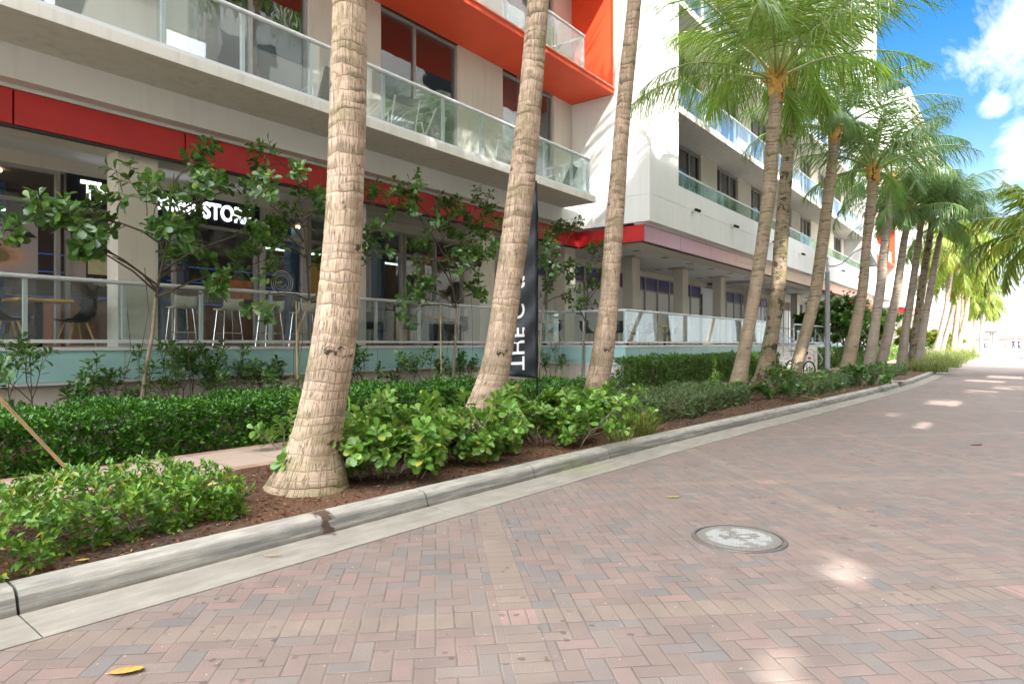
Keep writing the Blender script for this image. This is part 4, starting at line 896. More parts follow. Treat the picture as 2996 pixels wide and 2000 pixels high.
# understory along the wall and young trees with thin stems
def wallp(u, y): return ony(u, 1100, y)
for i, (u, y, n, ln, lab) in enumerate(((30, 9.7, 6, .62, 'leafy wall shrub at the far left edge under the teal glass'), (190, 9.9, 4, .4, 'low wall shrub with thin upright sprigs, second from the left edge'), (365, 9.9, 6, .46, 'leafy wall shrub at the foot of the big young tree'),
        (560, 10.1, 8, .6, 'tall wall shrub covering the teal glass right of the big young tree'), (690, 10.1, 7, .58, 'wall shrub between the two young trees'), (800, 10.0, 6, .5, 'wall shrub around the stake of the second young tree'), (1085, 10.0, 7, .6, 'wall shrub showing just right of the nearest palm trunk'),
        (1240, 10.1, 7, .5, 'wall shrub left of the third young tree under the teal glass'), (1370, 10.1, 6, .5, 'wall shrub directly left of the rot-marked palm'), (1610, 10.2, 5, .55, 'wall shrub with a tall sprig right of the flag banner'))):
    p = wallp(u, y); p.z = .13
    shrub('wall_shrub', lab, 'shrub', 40 + i, p, max(3, n - 1), L_DARK, STEMB, ln * 1.1, .012, 2, (4, 7), .13, .5, .6, .35, (2, 4), .55, 'shrubs along the terrace wall', r0=.3)
def young_tree(label, seed, u, y, stem, hub, n, ln, L=.15, stake=None, depth=2, roots=4, up=.1, spread=.75, asp=1.):
    """stem: photo points of the thin trunk (base to fork); crown limbs grow from the fork"""
    r = np.random.default_rng(seed); b = ony(*stem[0], y); base = Vector((b.x, b.y, .12)); root = empty('young_clusia_tree', base, 0, label, 'young tree', 'young trees along the terrace wall')
    pts = [Vector((0, 0, -.05))] + [ony(q[0], q[1], y) - base for q in stem]; tb = MB()
    tb.tube(pts, [.034] + [.032 - .012 * i / len(stem) for i in range(len(stem))], 8, False); tb.build('trunk', STEMG, root, smooth=True)
    tips = []; tb = MB(); top = pts[-1]
    hi = min(hub, key=lambda q: q[1]); lead = ony(hi[0] * .45 + stem[-1][0] * .55, hi[1] + 25, y) - base
    tb.tube([top, top * .5 + lead * .5 + Vector((.05, 0, 0)), lead], [.02, .014, .008], 6, False)
    for (tu, tv, dy) in hub:
        tgt = ony(tu, tv, y + dy) - base; f0 = (tgt.z - .5 * math.hypot(tgt.x - top.x, tgt.y - top.y) - top.z) / max(.1, lead.z - top.z)
        f0 = min(.92, max(0., f0 + r.uniform(-.1, .1))); src = top * (1 - f0) + lead * f0
        d = tgt - src; q = [src, src + d * .35 + Vector((0, 0, .07)), src + d * .7 + Vector((0, 0, .05)), tgt]
        tb.tube(q, [.018, .014, .011, .008], 6, False); dn = np.array(d.normalized())
        for k in range(n):
            f = r.uniform(.55, 1.) if k else 1.; sp = np.array(src + d * f) + np.array([0, 0, .04])
            grow(r, sp, dn + r.normal(0, .55, 3) + np.array([0, 0, .2]), ln * r.uniform(.8, 1.5), .007, 1, tips, tb, spread, up, 4, (2, 4), .8)
    tb.build('branches', STEMB, root, smooth=True)
    rt = MB()
    for k in range(roots):   # thin hanging aerial roots
        a = r.uniform(-.7, .7); t0 = top + Vector((a, r.uniform(-.2, .2), r.uniform(-.2, .5)))
        rt.tube([t0, t0 + Vector((.05, 0, -.6)), t0 + Vector((a * .25, .05, -1.3)), Vector((t0.x + a * .3, t0.y, .05))], [.005, .005, .004, .003], 4, False)
    if roots: rt.build('aerial_root', STEMB, root)
    leaves('foliage', L_DARK, T_CLUSIA, *rosettes(r, tips, (3, 6), L, .62, .2), parent=root)
    if stake: 
        a = ony(*stake[0], y - .08); c = ony(*stake[1], y - .08); a.z = .1
        tag(MB().tube([a, c], .014, 8).build('wooden_stake', BAMBOO), stake[2], 'stake')
    return root
young_tree('big young tree with a bent pale trunk in front of the shop sign', 61, 415, 9.65, [(415, 1175), (430, 1060), (446, 980), (455, 870)], [(150, 650, -.1), (250, 715, -.2), (330, 750, 0), (420, 590, .1), (430, 640, -.3), (575, 480, .1), (600, 600, -.2), (520, 670, .3), (690, 690, -.1), (740, 780, .2), (660, 560, .3), (590, 860, -.2), (480, 720, -.2), (545, 790, .2), (300, 640, .2)], 3, .27, .175)
young_tree('second young tree with a wooden stake, half hidden by the nearest trunk', 62, 870, 9.7, [(870, 1150), (868, 1060), (872, 970), (905, 880)], [(820, 480, 0), (790, 600, -.2), (860, 660, .2), (905, 570, 0), (930, 690, -.1), (820, 720, .1), (960, 620, .3), (1085, 590, .2), (1090, 680, 0), (1075, 770, .1), (790, 860, -.2), (880, 540, -.3), (760, 660, .2), (930, 780, .2)], 3, .26, .16, ((872, 1150), (866, 880), 'thin wooden stake tied to the second young tree'))
young_tree('third young tree between the nearest and the rot-marked palms', 63, 1325, 9.8, [(1325, 1120), (1332, 1000), (1335, 900)], [(1180, 550, 0), (1230, 640, -.2), (1300, 600, .1), (1310, 690, .2), (1390, 620, 0), (1430, 650, .2), (1260, 740, 0), (1370, 740, -.1), (1420, 760, .1), (1200, 900, -.2), (1250, 850, .1), (1390, 860, .1), (1320, 780, -.2), (1440, 700, 0)], 5, .26, .15, ((1292, 1120), (1288, 890), 'thin wooden stake left of the third young tree'))
young_tree('fourth young tree immediately right of the flag banner', 64, 1590, 9.9, [(1575, 1110), (1582, 980), (1590, 890)], [(1590, 720, 0), (1630, 690, .2), (1680, 680, 0), (1600, 780, -.2), (1650, 790, .1), (1670, 860, 0), (1600, 850, .1)], 4, .26, .145, None)
young_tree('fifth young tree beside the slender palm, leaning left crown', 65, 1703, 9.9, [(1702, 1105), (1706, 1010), (1712, 940)], [(1700, 820, 0), (1730, 740, .1), (1760, 760, -.1), (1745, 840, .1), (1690, 900, -.1), (1770, 820, .1), (1720, 900, .1)], 3, .25, .145, None)
young_tree('young tree at the left edge of the picture, only a branch in view', 66, -130, 9.6, [(-130, 1175), (-120, 1000), (-110, 880)], [(-25, 680, -.1), (-140, 600, 0), (-220, 680, .1)], 3, .15, .17, None, roots=0)
tag(MB().tube([ony(-25, 1140, 7.35), ony(190, 1365, 7.75)], .017, 8).build('bamboo_pole', BAMBOO), 'pale bamboo pole leaning through the dark hedge at the left edge', 'pole')
# grasses
L_GRASS = leafmat('grass_blade', (.1, .15, .02), (.25, .27, .06), (.5, .42, .2), .5, .4, .3, .3)
L_FOUNT = leafmat('fountain_grass_blade', (.16, .2, .05), (.32, .34, .12), (.5, .42, .25), .5, .4, .3, .2)
def tuft(name, label, seed, c, n, L, W, mat, spread=.5, r0=.15, cat='grass clump', group=None):
    r = np.random.default_rng(seed); root = empty(name, c, 0, label, cat, group)
    a = r.uniform(0, 6.28, n); q = np.sqrt(r.uniform(0, 1, n)) * r0; P = np.stack([np.cos(a) * q, np.sin(a) * q, np.full(n, -.02)], 1)
    b = r.uniform(0, 6.28, n); s = r.uniform(.05, 1, n) * spread; D = np.stack([np.cos(b) * s, np.sin(b) * s, np.ones(n)], 1)
    leaves('blades', mat, T_BLADE, P, D, np.stack([np.cos(b), np.sin(b), np.full(n, .3)], 1) * -1 + [0, 0, 1.2], L * r.uniform(.5, 1.1, n), np.full(n, W), root)
tuft('grass_clump', 'pale dry grass tuft beside the kerb, right of the broad-leaved shrubs', 71, onz(1868, 1270, .13), 420, .5, .009, L_GRASS, .75, .22)
tuft('grass_clump', 'thinner green grass tuft leaning over the mulch by the kerb', 72, onz(1815, 1288, .13), 120, .34, .009, L_GRASS, 1., .2)
for i, (u, v, s, lab) in enumerate(((2712, 1086, .9, 'short fountain grass left of the grey floodlight'), (2752, 1074, 1.2, 'fountain grass right behind the grey floodlight'), (2775, 1062, 1.3, 'broad fountain grass at the foot of the leaning shaded palms'), (2800, 1052, 1.4, 'fountain grass in front of the bright far trunks'), (2825, 1046, 1.5, 'farthest fountain grass, at the end of the kerb'), (2740, 1060, 1.2, 'fountain grass behind the leaning shaded palms'))):
    tuft('fountain_grass', lab, 80 + i, onz(u, v, .13), 700, s, .02, L_FOUNT, 1.0, .9 + .3 * i / 5, 'ornamental grass', 'fountain grasses along the kerb')
# flowering bush tree behind the grey palms
shrub('flowering_bush', 'tall flowering bush with red blooms behind the grey palm trunks', 'bush', 91, (41., 8.3, .14), 9, L_DARK, STEMB, 1.6, .05, 3, (7, 11), .3, .6, .6, .3, (3, 5), .5, None, .66, r0=.9)
shrub('flowering_bush', 'sunlit yellow-green half of the bushes behind the grey palm trunks', 'bush', 92, (47., 7.9, .14), 9, L_LOW, STEMB, 1.5, .05, 3, (7, 11), .3, .6, .6, .3, (3, 5), .5, None, .66, r0=1.)
r = np.random.default_rng(93); b = MB()
for i in range(26):
    a, e = r.uniform(0, 6.28), r.uniform(.2, 1.3); b.lathe([(.001, -.05), (.09, .02), (.05, .07), (.001, .05)], (41 + math.cos(a) * math.cos(e) * 1.9, 8.1 + math.sin(a) * math.cos(e) * 1.6, 2.6 + math.sin(e) * 2.0), 7)
bl = b.build('blossoms', plain('red_blossom', (.65, .06, .02), .5)); bl.parent = bpy.data.objects['flowering_bush']; bl.location = (-41, -8.3, -.14)
shrub('yellow_bush', 'low yellow-leaved bush at the beach end left of the bollard', 'bush', 94, (82., 6.6, .14), 8, FR_Y, STEMB, 1.1, .04, 3, (7, 11), .4, .5, .6, .3, (3, 5), .5, None, .66, r0=1.)
shrub('yellow_bush', 'orange-tinged bush behind the bright far palm trunks', 'bush', 95, (70., 7.2, .14), 8, FR_Y, STEMB, 1.2, .04, 3, (7, 11), .35, .5, .6, .3, (3, 5), .5, None, .66, r0=1.)
# mulch chips and litter
r = np.random.default_rng(97); n = 15000; X = r.uniform(0, 1, n) ** 1.6 * 22 + .2; Y = np.array([ky(x) for x in X]) + .62 + r.uniform(0, 1, n) * 2.1; t = (Y - [ky(x) + .58 for x in X]) / (6.52 - np.array([ky(x) + .58 for x in X]))
Z = .12 + .07 * np.sin(np.pi * np.clip(t, 0, 1)) * (.6 + .4 * np.sin(X * 1.7) * np.cos(X * .6 + t * 3)) + r.uniform(0, .012, n)
ok = Y < 6.48; a = r.uniform(0, 6.28, n); D = np.stack([np.cos(a), np.sin(a), r.normal(0, .22, n)], 1)
CHIP = leafmat('bark_chip', (.06, .022, .012), (.3, .125, .055), (.42, .3, .18), .9, .0, .1, .1)
o = leaves('mulch_chips', CHIP, T_OVAL, np.stack([X, Y, Z], 1)[ok], D[ok], np.tile([0, 0, 1.], (ok.sum(), 1)) + r.normal(0, .35, (ok.sum(), 3)), r.uniform(.02, .065, ok.sum()), r.uniform(.005, .016, ok.sum())); tag(o, kind='stuff')
r = np.random.default_rng(98); n = 90; U = r.uniform(0, 1, n); X = r.uniform(1, 14, n); Y = r.uniform(.2, 3.8, n)
o = leaves('road_litter', plain('litter_brown', (.16, .09, .05), .9), T_OVAL, np.stack([X, Y, np.full(n, .006)], 1), np.stack([r.normal(0, 1, n), r.normal(0, 1, n), np.full(n, .05)], 1), np.tile([0, 0, 1.], (n, 1)), r.uniform(.012, .045, n), r.uniform(.005, .016, n)); tag(o, kind='stuff')
# ------------------------------------------------------------------ street things
RIGHT = Vector((sa, -ca, 0)); FWD = Vector((ca, sa, 0)); CAMROT = YAW - R(90)   # local X = picture right, local Y = away
# manhole
mh = empty('manhole_cover', onz(2161, 1575, 0), R(20), 'worn round steel manhole cover set in the brick road', 'manhole cover')
def m_manhole():
    g = G('worn_iron'); p = g.obj(); n = g.noise(p, 4.2, 5, .7); x, y, z = g.xyz(p)
    chk = g.m('MULTIPLY', g.m('SINE', g.m('MULTIPLY', g.m('ADD', x, y), 150.)), g.m('SINE', g.m('MULTIPLY', g.m('SUBTRACT', x, y), 150.)))
    rr = g.m('SQRT', g.m('ADD', g.m('MULTIPLY', x, x), g.m('MULTIPLY', y, y)))
    k = g.m('MULTIPLY', g.ramp(g.m('ADD', n, g.m('MULTIPLY', g.noise(p, 22, 3), .25)), [(.55, 0.), (.61, 1.)]), g.ramp(g.m('ADD', g.m('MULTIPLY', rr, 3.), g.m('MULTIPLY', g.noise(p, 16, 3), .12)), [(.76, 1.), (.82, 0.)]))
    c = g.mix(k, (.185, .17, .155), (.33, .335, .325))
    return g.done(g.bsdf(c, .6, g.bump(chk, .5, .004), .25, .5))
MHM = m_manhole(); IRON = plain('dark_iron', (.12, .105, .095), .6, .3, .2, 12.)
MB().lathe([(.0005, .013), (.305, .013), (.31, .009), (.31, 0)], n=56).build('lid', MHM, mh)
MB().lathe([(.322, 0), (.322, .011), (.345, .011), (.352, .002)], n=56).build('frame', IRON, mh)
o = text_mesh('lid_mark', 'HCF', .16, plain('worn_letter', (.2, .18, .165), .6, .1), mh, .002, .004, Matrix.Translation((-.02, -.02, .015)) @ Matrix.Rotation(R(-68), 4, 'Z') @ Matrix.Translation((-.15, -.02, 0)))
# fallen leaves
def big_leaf(name, label, p, rot, L, W, mat, curl=.25):
    t = empty(name, p, rot, label, 'leaf'); n = 12; v = []; f = []
    for i in range(n + 1):
        u = i / n; w = W * math.sin(math.pi * min(1, u * .95 + .04)) ** .75 / 2
        for s in (-1, 0, 1): v.append(((u - .5) * L, s * w, .006 + abs(s) * curl * W * (.3 + .4 * u) + .03 * L * math.sin(u * 3.14) * (1 - abs(s)) * .2))
    for i in range(n):
        for j in (0, 1): f.append((i * 3 + j, i * 3 + j + 1, i * 3 + j + 4, i * 3 + j + 3))
    o = MB().add(v, f).build('blade', mat, t, smooth=True); s = o.modifiers.new('s', 'SOLIDIFY'); s.thickness = .0015
    MB().tube([(-.5 * L, 0, .008), (-.62 * L, .01 * L, .006)], .003, 5).build('stalk', mat, t)
def m_leaf(name, a, c):
    g = G(name); x, y, z = g.xyz(g.obj()); s = g.m('SINE', g.m('ADD', g.m('MULTIPLY', x, 190.), g.m('MULTIPLY', g.m('ABSOLUTE', y), -160.)))
    return g.done(g.bsdf(g.mix(g.ramp(s, [(.2, 0.), (1., .8)]), g.mix(g.ramp(g.noise(g.obj(), 12, 3), [(.4, 0.), (.65, 1.)]), a, c), tuple(v * 1.25 for v in a)), .45))
big_leaf('fallen_leaf', 'curled orange dead leaf lying on the bricks at the bottom left', onz(373, 1968), CAMROT + R(12), .145, .06, m_leaf('orange_dead_leaf', (.62, .3, .07), (.3, .12, .03)), .35)
big_leaf('fallen_leaf', 'yellow-green fallen leaf on the bricks above the manhole', onz(1970, 1455), CAMROT - R(12), .125, .045, m_leaf('yellowing_leaf', (.4, .38, .08), (.25, .3, .05)), .2)
big_leaf('fallen_leaf', 'tan dry leaf on the mulch beside the bottom left shrub bed', onz(640, 1512, .15), CAMROT - R(25), .16, .08, m_leaf('tan_dry_leaf', (.45, .29, .14), (.3, .18, .08)), .3)
big_leaf('fallen_leaf', 'thin brown leaf lying in the gutter left of the kerb stain', onz(800, 1625, .02), CAMROT + R(3), .12, .02, m_leaf('gutter_leaf', (.45, .27, .1), (.3, .16, .06)), .2)
big_leaf('fallen_leaf', 'small yellow leaf on the soil by the kerb at the left', onz(243, 1640, .14), CAMROT + R(15), .07, .03, m_leaf('yellow_leaf', (.6, .42, .05), (.4, .3, .05)), .2)
big_leaf('fallen_leaf', 'small dark brown leaf far out on the shaded road', onz(2858, 1302), CAMROT + R(5), .16, .06, m_leaf('brown_leaf', (.16, .08, .04), (.1, .05, .03)), .3)
tag(MB().tube([onz(2345, 1158, .15), onz(2405, 1168, .16)], [.02, .012], 6).build('fallen_frond_stalk', BAMBOO), 'fallen pale palm stalk lying on the mulch by the kerb', 'palm stalk')
# dark spill running down the kerb into the gutter
def patchmesh(name, cx, rx, mat, label, rows):
    pass
g = G('dark_spill'); x, y, z = g.xyz(g.pos()); k = g.m('SUBTRACT', g.m('ADD', g.m('MULTIPLY', g.noise(g.scale(g.pos(), (1, 1, .6)), 16, 5, .65), 1.5), g.m('SUBTRACT', .93, g.m('MULTIPLY', g.m('ABSOLUTE', g.m('SUBTRACT', x, 3.07)), 7.))), .75)
k = g.m('SUBTRACT', k, g.m('MULTIPLY', g.m('MAXIMUM', g.m('SUBTRACT', 4.28, y), 0.), 4.))
tb_ = g.n('ShaderNodeBsdfTransparent'); mx_ = g.n('ShaderNodeMixShader'); g.set(mx_.inputs[0], g.ramp(k, [(.38, 0.), (.62, .88)]))
g.nt.links.new(tb_.outputs[0], mx_.inputs[1]); g.nt.links.new(g.bsdf(g.mix(g.noise(g.obj(), 30, 4), (.04, .024, .018), (.13, .075, .05)), .7), mx_.inputs[2]); SPILL = g.done(mx_.outputs[0])
b = MB(); prof = [(.57, .1545), (.487, .1515), (.455, .139), (.43, .109), (.412, .062), (.396, .02), (.3, .0185), (.2, .0165)]
r0 = random.Random(4); vs = []
for dy, z in prof:
    x0, x1 = 2.82, 3.34
    for t in np.linspace(0, 1, 7): vs.append((x0 + (x1 - x0) * t, ky(2.8) + dy - .003, z + .003))
fs = [(i * 7 + j, i * 7 + j + 1, (i + 1) * 7 + j + 1, (i + 1) * 7 + j) for i in range(len(prof) - 1) for j in range(6)]
tag(b.add(vs, fs).build('kerb_stain', SPILL), kind='structure')
# flag banner
fp = onz(1573, 1262, .15); fl = empty('flag_banner', fp, CAMROT, 'tall black feather flag with white coffee shop lettering between the palms', 'flag')
def zf(v): return 1.5 + (1004 - v) * 9.84 / FPX - .15
FLAG = plain('black_flag_cloth', (.014, .018, .024), .55, 0, .3, 3.)
MB().tube([(0, 0, -.1), (-.01, 0, zf(1108)), (0, 0, zf(640)), (-.02, 0, zf(560)), (-.12, 0, zf(520)), (-.3, 0, zf(515))], [.016, .014, .012, .01, .008, .006], 8).build('pole', BLACK, fl)
MB().lathe([(.03, -.12), (.035, .06), (.02, .1)], n=10).box(-.16, -.03, .0, .16, .03, .02).build('ground_spike', GREYMETAL, fl)
nz_, nx_ = 60, 14; vs = []; fs = []; z0, z1 = zf(1106), zf(530)
def flagp(s, t):   # s 0..1 from pole to free edge, t 0..1 upward
    w = .52 * (1 - max(0, (t - .72) / .28) ** 2.2 * .55); z = z0 + (z1 - z0) * t + (.06 * s if t < .03 else 0)
    return (-.012 - s * w, -.02 + .022 * math.sin(t * 21 + s * 3) * s + .014 * math.sin(s * 7 + t * 34) + .012 * math.sin(t * 60 - s * 9) * (1 - s), z - .02 * s * (1 - t))
for i in range(nz_ + 1):
    for j in range(nx_ + 1): vs.append(flagp(j / nx_, i / nz_))
for i in range(nz_):
    for j in range(nx_): fs.append((i * (nx_ + 1) + j, i * (nx_ + 1) + j + 1, (i + 1) * (nx_ + 1) + j + 1, (i + 1) * (nx_ + 1) + j))
o = MB().add(vs, fs).build('cloth', FLAG, fl, smooth=True); s = o.modifiers.new('s', 'SOLIDIFY'); s.thickness = .002
PRINT = plain('white_flag_print', (.72, .72, .74), .6)
o = text_mesh('lettering', 'THE Coffee Store', .31, PRINT, fl, .001, .004, None, 0, 1.05)
L0 = max(v.co.x for v in o.data.vertices)
for v in o.data.vertices:
    t = (v.co.x + .12) / (L0 + .3); s = 1 - (v.co.y + .14) / .56
    x, y, z = flagp(min(.98, max(.02, s)), min(1, t)); v.co = Vector((x, y - .008 - v.co.z * .3, z))
# lamp post
lp = onz(2421, 1108, .14); lm = empty('street_lamp', lp, CAMROT, 'grey street lamp with a curved arm and bell shade', 'street lamp')
MB().lathe([(.13, 0), (.13, .1), (.095, .14), (.088, 2.0), (.08, 4.05), (.085, 4.06), (.085, 4.1), (.052, 4.12), (.05, 4.42), (.03, 4.45), (.025, 4.55), (.05, 4.58), (.02, 4.66), (.001, 4.66)], n=16).build('pole', GREYMETAL, lm, smooth=True)
a = [(.05, 0, 4.3), (.3, 0, 4.31), (.55, 0, 4.4), (.8, 0, 4.62), (1.02, 0, 4.84), (1.3, 0, 4.98), (1.55, 0, 4.95), (1.68, 0, 4.8), (1.7, 0, 4.66)]
MB().tube(a, .025, 8).build('arm', GREYMETAL, lm, smooth=True)
MB().lathe([(.03, 4.72), (.05, 4.66), (.1, 4.6), (.14, 4.5), (.17, 4.38), (.24, 4.33), (.24, 4.31), (.15, 4.33), (.001, 4.34)], (1.7, 0, 0), 18).build('shade', GREYMETAL, lm, smooth=True)
# bicycle
bp = onz(2412, 1112, .15) + FWD * 1.2; bk = empty('bicycle', bp, YAW + R(14), 'black bicycle with red lights parked behind the lamp post', 'bicycle')
def ring(b, c, R0, r0, n=28): b.tube([(c[0] + R0 * math.cos(t), c[1], c[2] + R0 * math.sin(t)) for t in np.linspace(0, 2 * math.pi, n)], r0, 6, False)
SILV = plain('bike_white_paint', (.6, .6, .58), .4)
for x in (0, 1.05):
    b = MB(); ring(b, (x, 0, .34), .32, .025); w = b.build('wheel', BLACK, bk)
    b = MB(); ring(b, (x, 0, .34), .29, .01)
    for k in range(9): b.tube([(x, 0, .34), (x + .29 * math.cos(k * .7), 0, .34 + .29 * math.sin(k * .7))], .003, 4, False)
    b.build('rim', CHROME, w)
b = MB(); bb = (.45, 0, .3); seat = (.3, 0, .82); head = (.88, 0, .85)
for p, q, r1 in ((bb, seat, .018), (bb, head, .02), (seat, head, .018), (bb, (0, 0, .34), .011), ((.31, 0, .78), (0, 0, .34), .01), (head, (1.05, 0, .34), .016)): b.tube([p, q], r1, 8)
b.build('frame', SILV, bk)
MB().tube([(.3, 0, .82), (.28, 0, .96)], .012, 6).tube([(.16, 0, .97), (.24, 0, .985), (.42, 0, .96)], [.085, .06, .025], 8).build('saddle', BLACK, bk)
MB().tube([(.88, 0, .85), (.86, 0, 1.02)], .014, 6).tube([(.8, -.3, 1.06), (.9, -.1, 1.04), (.9, .1, 1.04), (.8, .3, 1.06)], .014, 6).build('handlebar', BLACK, bk)
MB().tube([(.45, -.12, .3), (.45, .12, .3)], .012, 6).box(.4, -.17, .14, .5, -.1, .17).box(.4, .1, .43, .5, .17, .46).lathe([(.001, 0), (.09, 0)], (.45, 0, .3)).build('pedals', BLACK, bk)
MB().box(-.03, -.05, .74, .02, .05, .82).build('rear_light', plain('red_plastic', (.7, .02, .02), .3), bk); MB().box(.9, -.35, 1.0, .98, -.2, 1.1).build('red_bag', plain('red_cloth', (.6, .03, .03), .7), bk)
# floodlight, cabinet, bollards
def at_g(u, v, z): return onz(u, v, z)
t = empty('floodlight', at_g(2727, 1074, .16), CAMROT + R(25), 'small grey floodlight box tilted in the bed among grasses', 'floodlight')
MB().box(-.16, -.1, .1, .16, .1, .36).build('housing', GREYMETAL, t, bevel=.02); MB().box(-.13, -.108, .13, .13, -.1, .33).build('lens', plain('lens_glass', (.5, .5, .45), .15), t); MB().box(-.18, -.02, 0, -.165, .02, .26).box(.165, -.02, 0, .18, .02, .26).build('bracket', BLACK, t)
t = empty('utility_cabinet', at_g(2817, 1030, .1), CAMROT, 'grey utility cabinet at the far end of the grasses', 'cabinet')
MB().box(-.33, -.2, 0, .33, .2, 1.15).box(-.36, -.23, 1.15, .36, .23, 1.2).build('cabinet_body', plain('cabinet_grey', (.5, .51, .52), .5), t, bevel=.01); MB().box(-.28, -.212, .1, .28, -.2, 1.05).build('cabinet_door', plain('cabinet_door_grey', (.44, .45, .46), .5), t)
t = empty('bollard', at_g(2854, 1033, .06), CAMROT, 'white bollard standing where the brick road meets the broadwalk', 'bollard')
MB().lathe([(.14, 0), (.13, .85), (.1, .95), (.001, .98)], n=14).build('bollard_post', WHITE_S, t, smooth=True); MB().lathe([(.137, .6), (.137, .7)], n=14).build('bollard_band', GREYMETAL, t)
# ------------------------------------------------------------------ terrace furniture
def shell_chair():
    t = empty('shell_chair'); n = 12; m = 9; vs = []; fs = []
    prof = [(-.22, .455), (-.16, .45), (-.08, .435), (0, .43), (.08, .432), (.15, .445), (.2, .49), (.225, .56), (.24, .64), (.25, .72), (.262, .79), (.268, .82)]
    for i, (y, z) in enumerate(prof):
        k = i / (n - 1); w = .235 - .03 * abs(k - .5)
        for j in range(m):
            s = j / (m - 1) * 2 - 1; arm = (.17 * max(0, 1 - abs(k - .55) / .3)) * abs(s) ** 3
            vs.append((s * w, y - (.07 * abs(s) ** 2.5 if k > .6 else 0), z + .03 * abs(s) ** 3 + arm))
    for i in range(n - 1):
        for j in range(m - 1): fs.append((i * m + j, i * m + j + 1, (i + 1) * m + j + 1, (i + 1) * m + j))
    o = MB().add(vs, fs).build('seat_shell', BLACK, t, smooth=True); s = o.modifiers.new('s', 'SOLIDIFY'); s.thickness = .012
    for sx in (-1, 1):
        for sy in (-1, 1): MB().tube([(sx * .12, sy * .1, .42), (sx * .22, sy * .21, 0)], [.019, .013], 8).build('leg', WOOD, t)
    return t
def bistro_table():
    t = empty('bistro_table'); MB().box(-.35, -.35, .71, .35, .35, .75).build('tabletop', BENT, t, bevel=.006)
    MB().box(-.04, -.04, .03, .04, .04, .71).build('column', BLACK, t); MB().box(-.22, -.22, 0, .22, .22, .02).build('base', BLACK, t, bevel=.004); return t
def bar_stool():
    t = empty('bar_stool'); vs = []; fs = []; n = 9; m = 7
    prof = [(-.2, .755), (-.13, .75), (-.05, .742), (.05, .742), (.12, .75), (.165, .79), (.18, .85), (.188, .91), (.192, .95)]
    for y, z in prof:
        for j in range(m): s = j / (m - 1) * 2 - 1; vs.append((s * .2, y, z + .015 * s * s))
    for i in range(n - 1):
        for j in range(m - 1): fs.append((i * m + j, i * m + j + 1, (i + 1) * m + j + 1, (i + 1) * m + j))
    o = MB().add(vs, fs).build('seat', STOOLWHITE, t, smooth=True); s = o.modifiers.new('s', 'SOLIDIFY'); s.thickness = .016
    for sx in (-1, 1):
        for sy in (-1, 1): MB().tube([(sx * .15, sy * .13, .74), (sx * .21, sy * .19, 0)], .0075, 8).build('leg', CHROME, t)
    b = MB(); z = .3; a = .15 + .06 * (.74 - z) / .74; c = .13 + .06 * (.74 - z) / .74
    b.tube([(-a, -c, z), (a, -c, z)], .008, 6).tube([(-a, c, z), (a, c, z)], .008, 6).tube([(-a, -c, z), (-a, c, z)], .008, 6).tube([(a, -c, z), (a, c, z)], .008, 6); b.build('footrest', CHROME, t); return t
def deck_chair():
    t = empty('balcony_chair'); al = plain('chair_aluminium', (.62, .6, .56), .4, .3); 
    for s in (-1, 1):
        MB().tube([(s * .3, -.32, 0), (s * .3, -.3, .56), (s * .3, .1, .6), (s * .3, .2, .0)], .016, 6).tube([(s * .27, -.3, .36), (s * .27, .16, .3), (s * .27, .42, .86)], .016, 6).build('frame', al, t)
    o = MB().add([(-.26, -.3, .37), (.26, -.3, .37), (-.26, -.05, .325), (.26, -.05, .325), (-.26, .16, .31), (.26, .16, .31), (-.26, .42, .87), (.26, .42, .87)], [(0, 1, 3, 2), (2, 3, 5, 4), (4, 5, 7, 6)]).build('sling', plain('grey_mesh_sling', (.2, .19, .17), .8), t)
    s = o.modifiers.new('s', 'SOLIDIFY'); s.thickness = .012; return t
def place(make, items, cat, group):
    proto = None
    for (p, rz, label) in items:
        o = make() if proto is None else copy_tree(proto); proto = proto or o
        o.location = p; o.rotation_euler = (0, 0, rz); tag(o, label, cat, group)
def tp(u, y, z=1.402): q = ony(u, 950, y); return (q.x, y, z)
place(bistro_table, [(tp(112, 11.45), .02, 'square yellow-topped cafe table at the far left behind the glass railing'), (tp(1275, 11.7), .1, 'cafe table between the third young tree and the rot-marked palm'), (tp(1592, 11.2), .1, 'cafe table behind the flag banner at the inner corner'),
    (tp(1835, 10.2), .1, 'cafe table just inside the corner post of the projecting terrace'), (tp(1945, 10.4), .2, 'cafe table farthest along the projecting terrace')], 'table', 'cafe tables on the terrace')
place(shell_chair, [(tp(20, 11.5), R(90), 'black shell chair cut by the left edge of the picture'), (tp(222, 11.62), R(-82), 'black shell chair right of the far left table, facing left'),
    (tp(1078, 11.9), R(160), 'black shell chair seen just right of the nearest palm trunk'), (tp(1205, 11.8), R(-60), 'black shell chair left of the third young tree'), (tp(1350, 11.6), R(-90), 'black shell chair right of the third young tree, facing left'),
    (tp(1618, 11.35), R(180), 'black shell chair with its back to us right of the flag banner'), (tp(1560, 11.5), R(80), 'black shell chair right beside the flag, facing right'), (tp(1722, 11.), R(70), 'black shell chair left of the slender palm at the inner terrace corner'),
    (tp(1806, 10.0), R(-95), 'black shell chair peeking out right of the slender palm, facing left'), (tp(1850, 10.7), R(20), 'black shell chair behind the corner glass post'), (tp(1893, 10.3), R(175), 'black shell chair in the middle of the projecting terrace, back to us'), (tp(1962, 10.7), R(160), 'rightmost black shell chair on the projecting terrace')], 'chair', 'black shell chairs on the terrace')
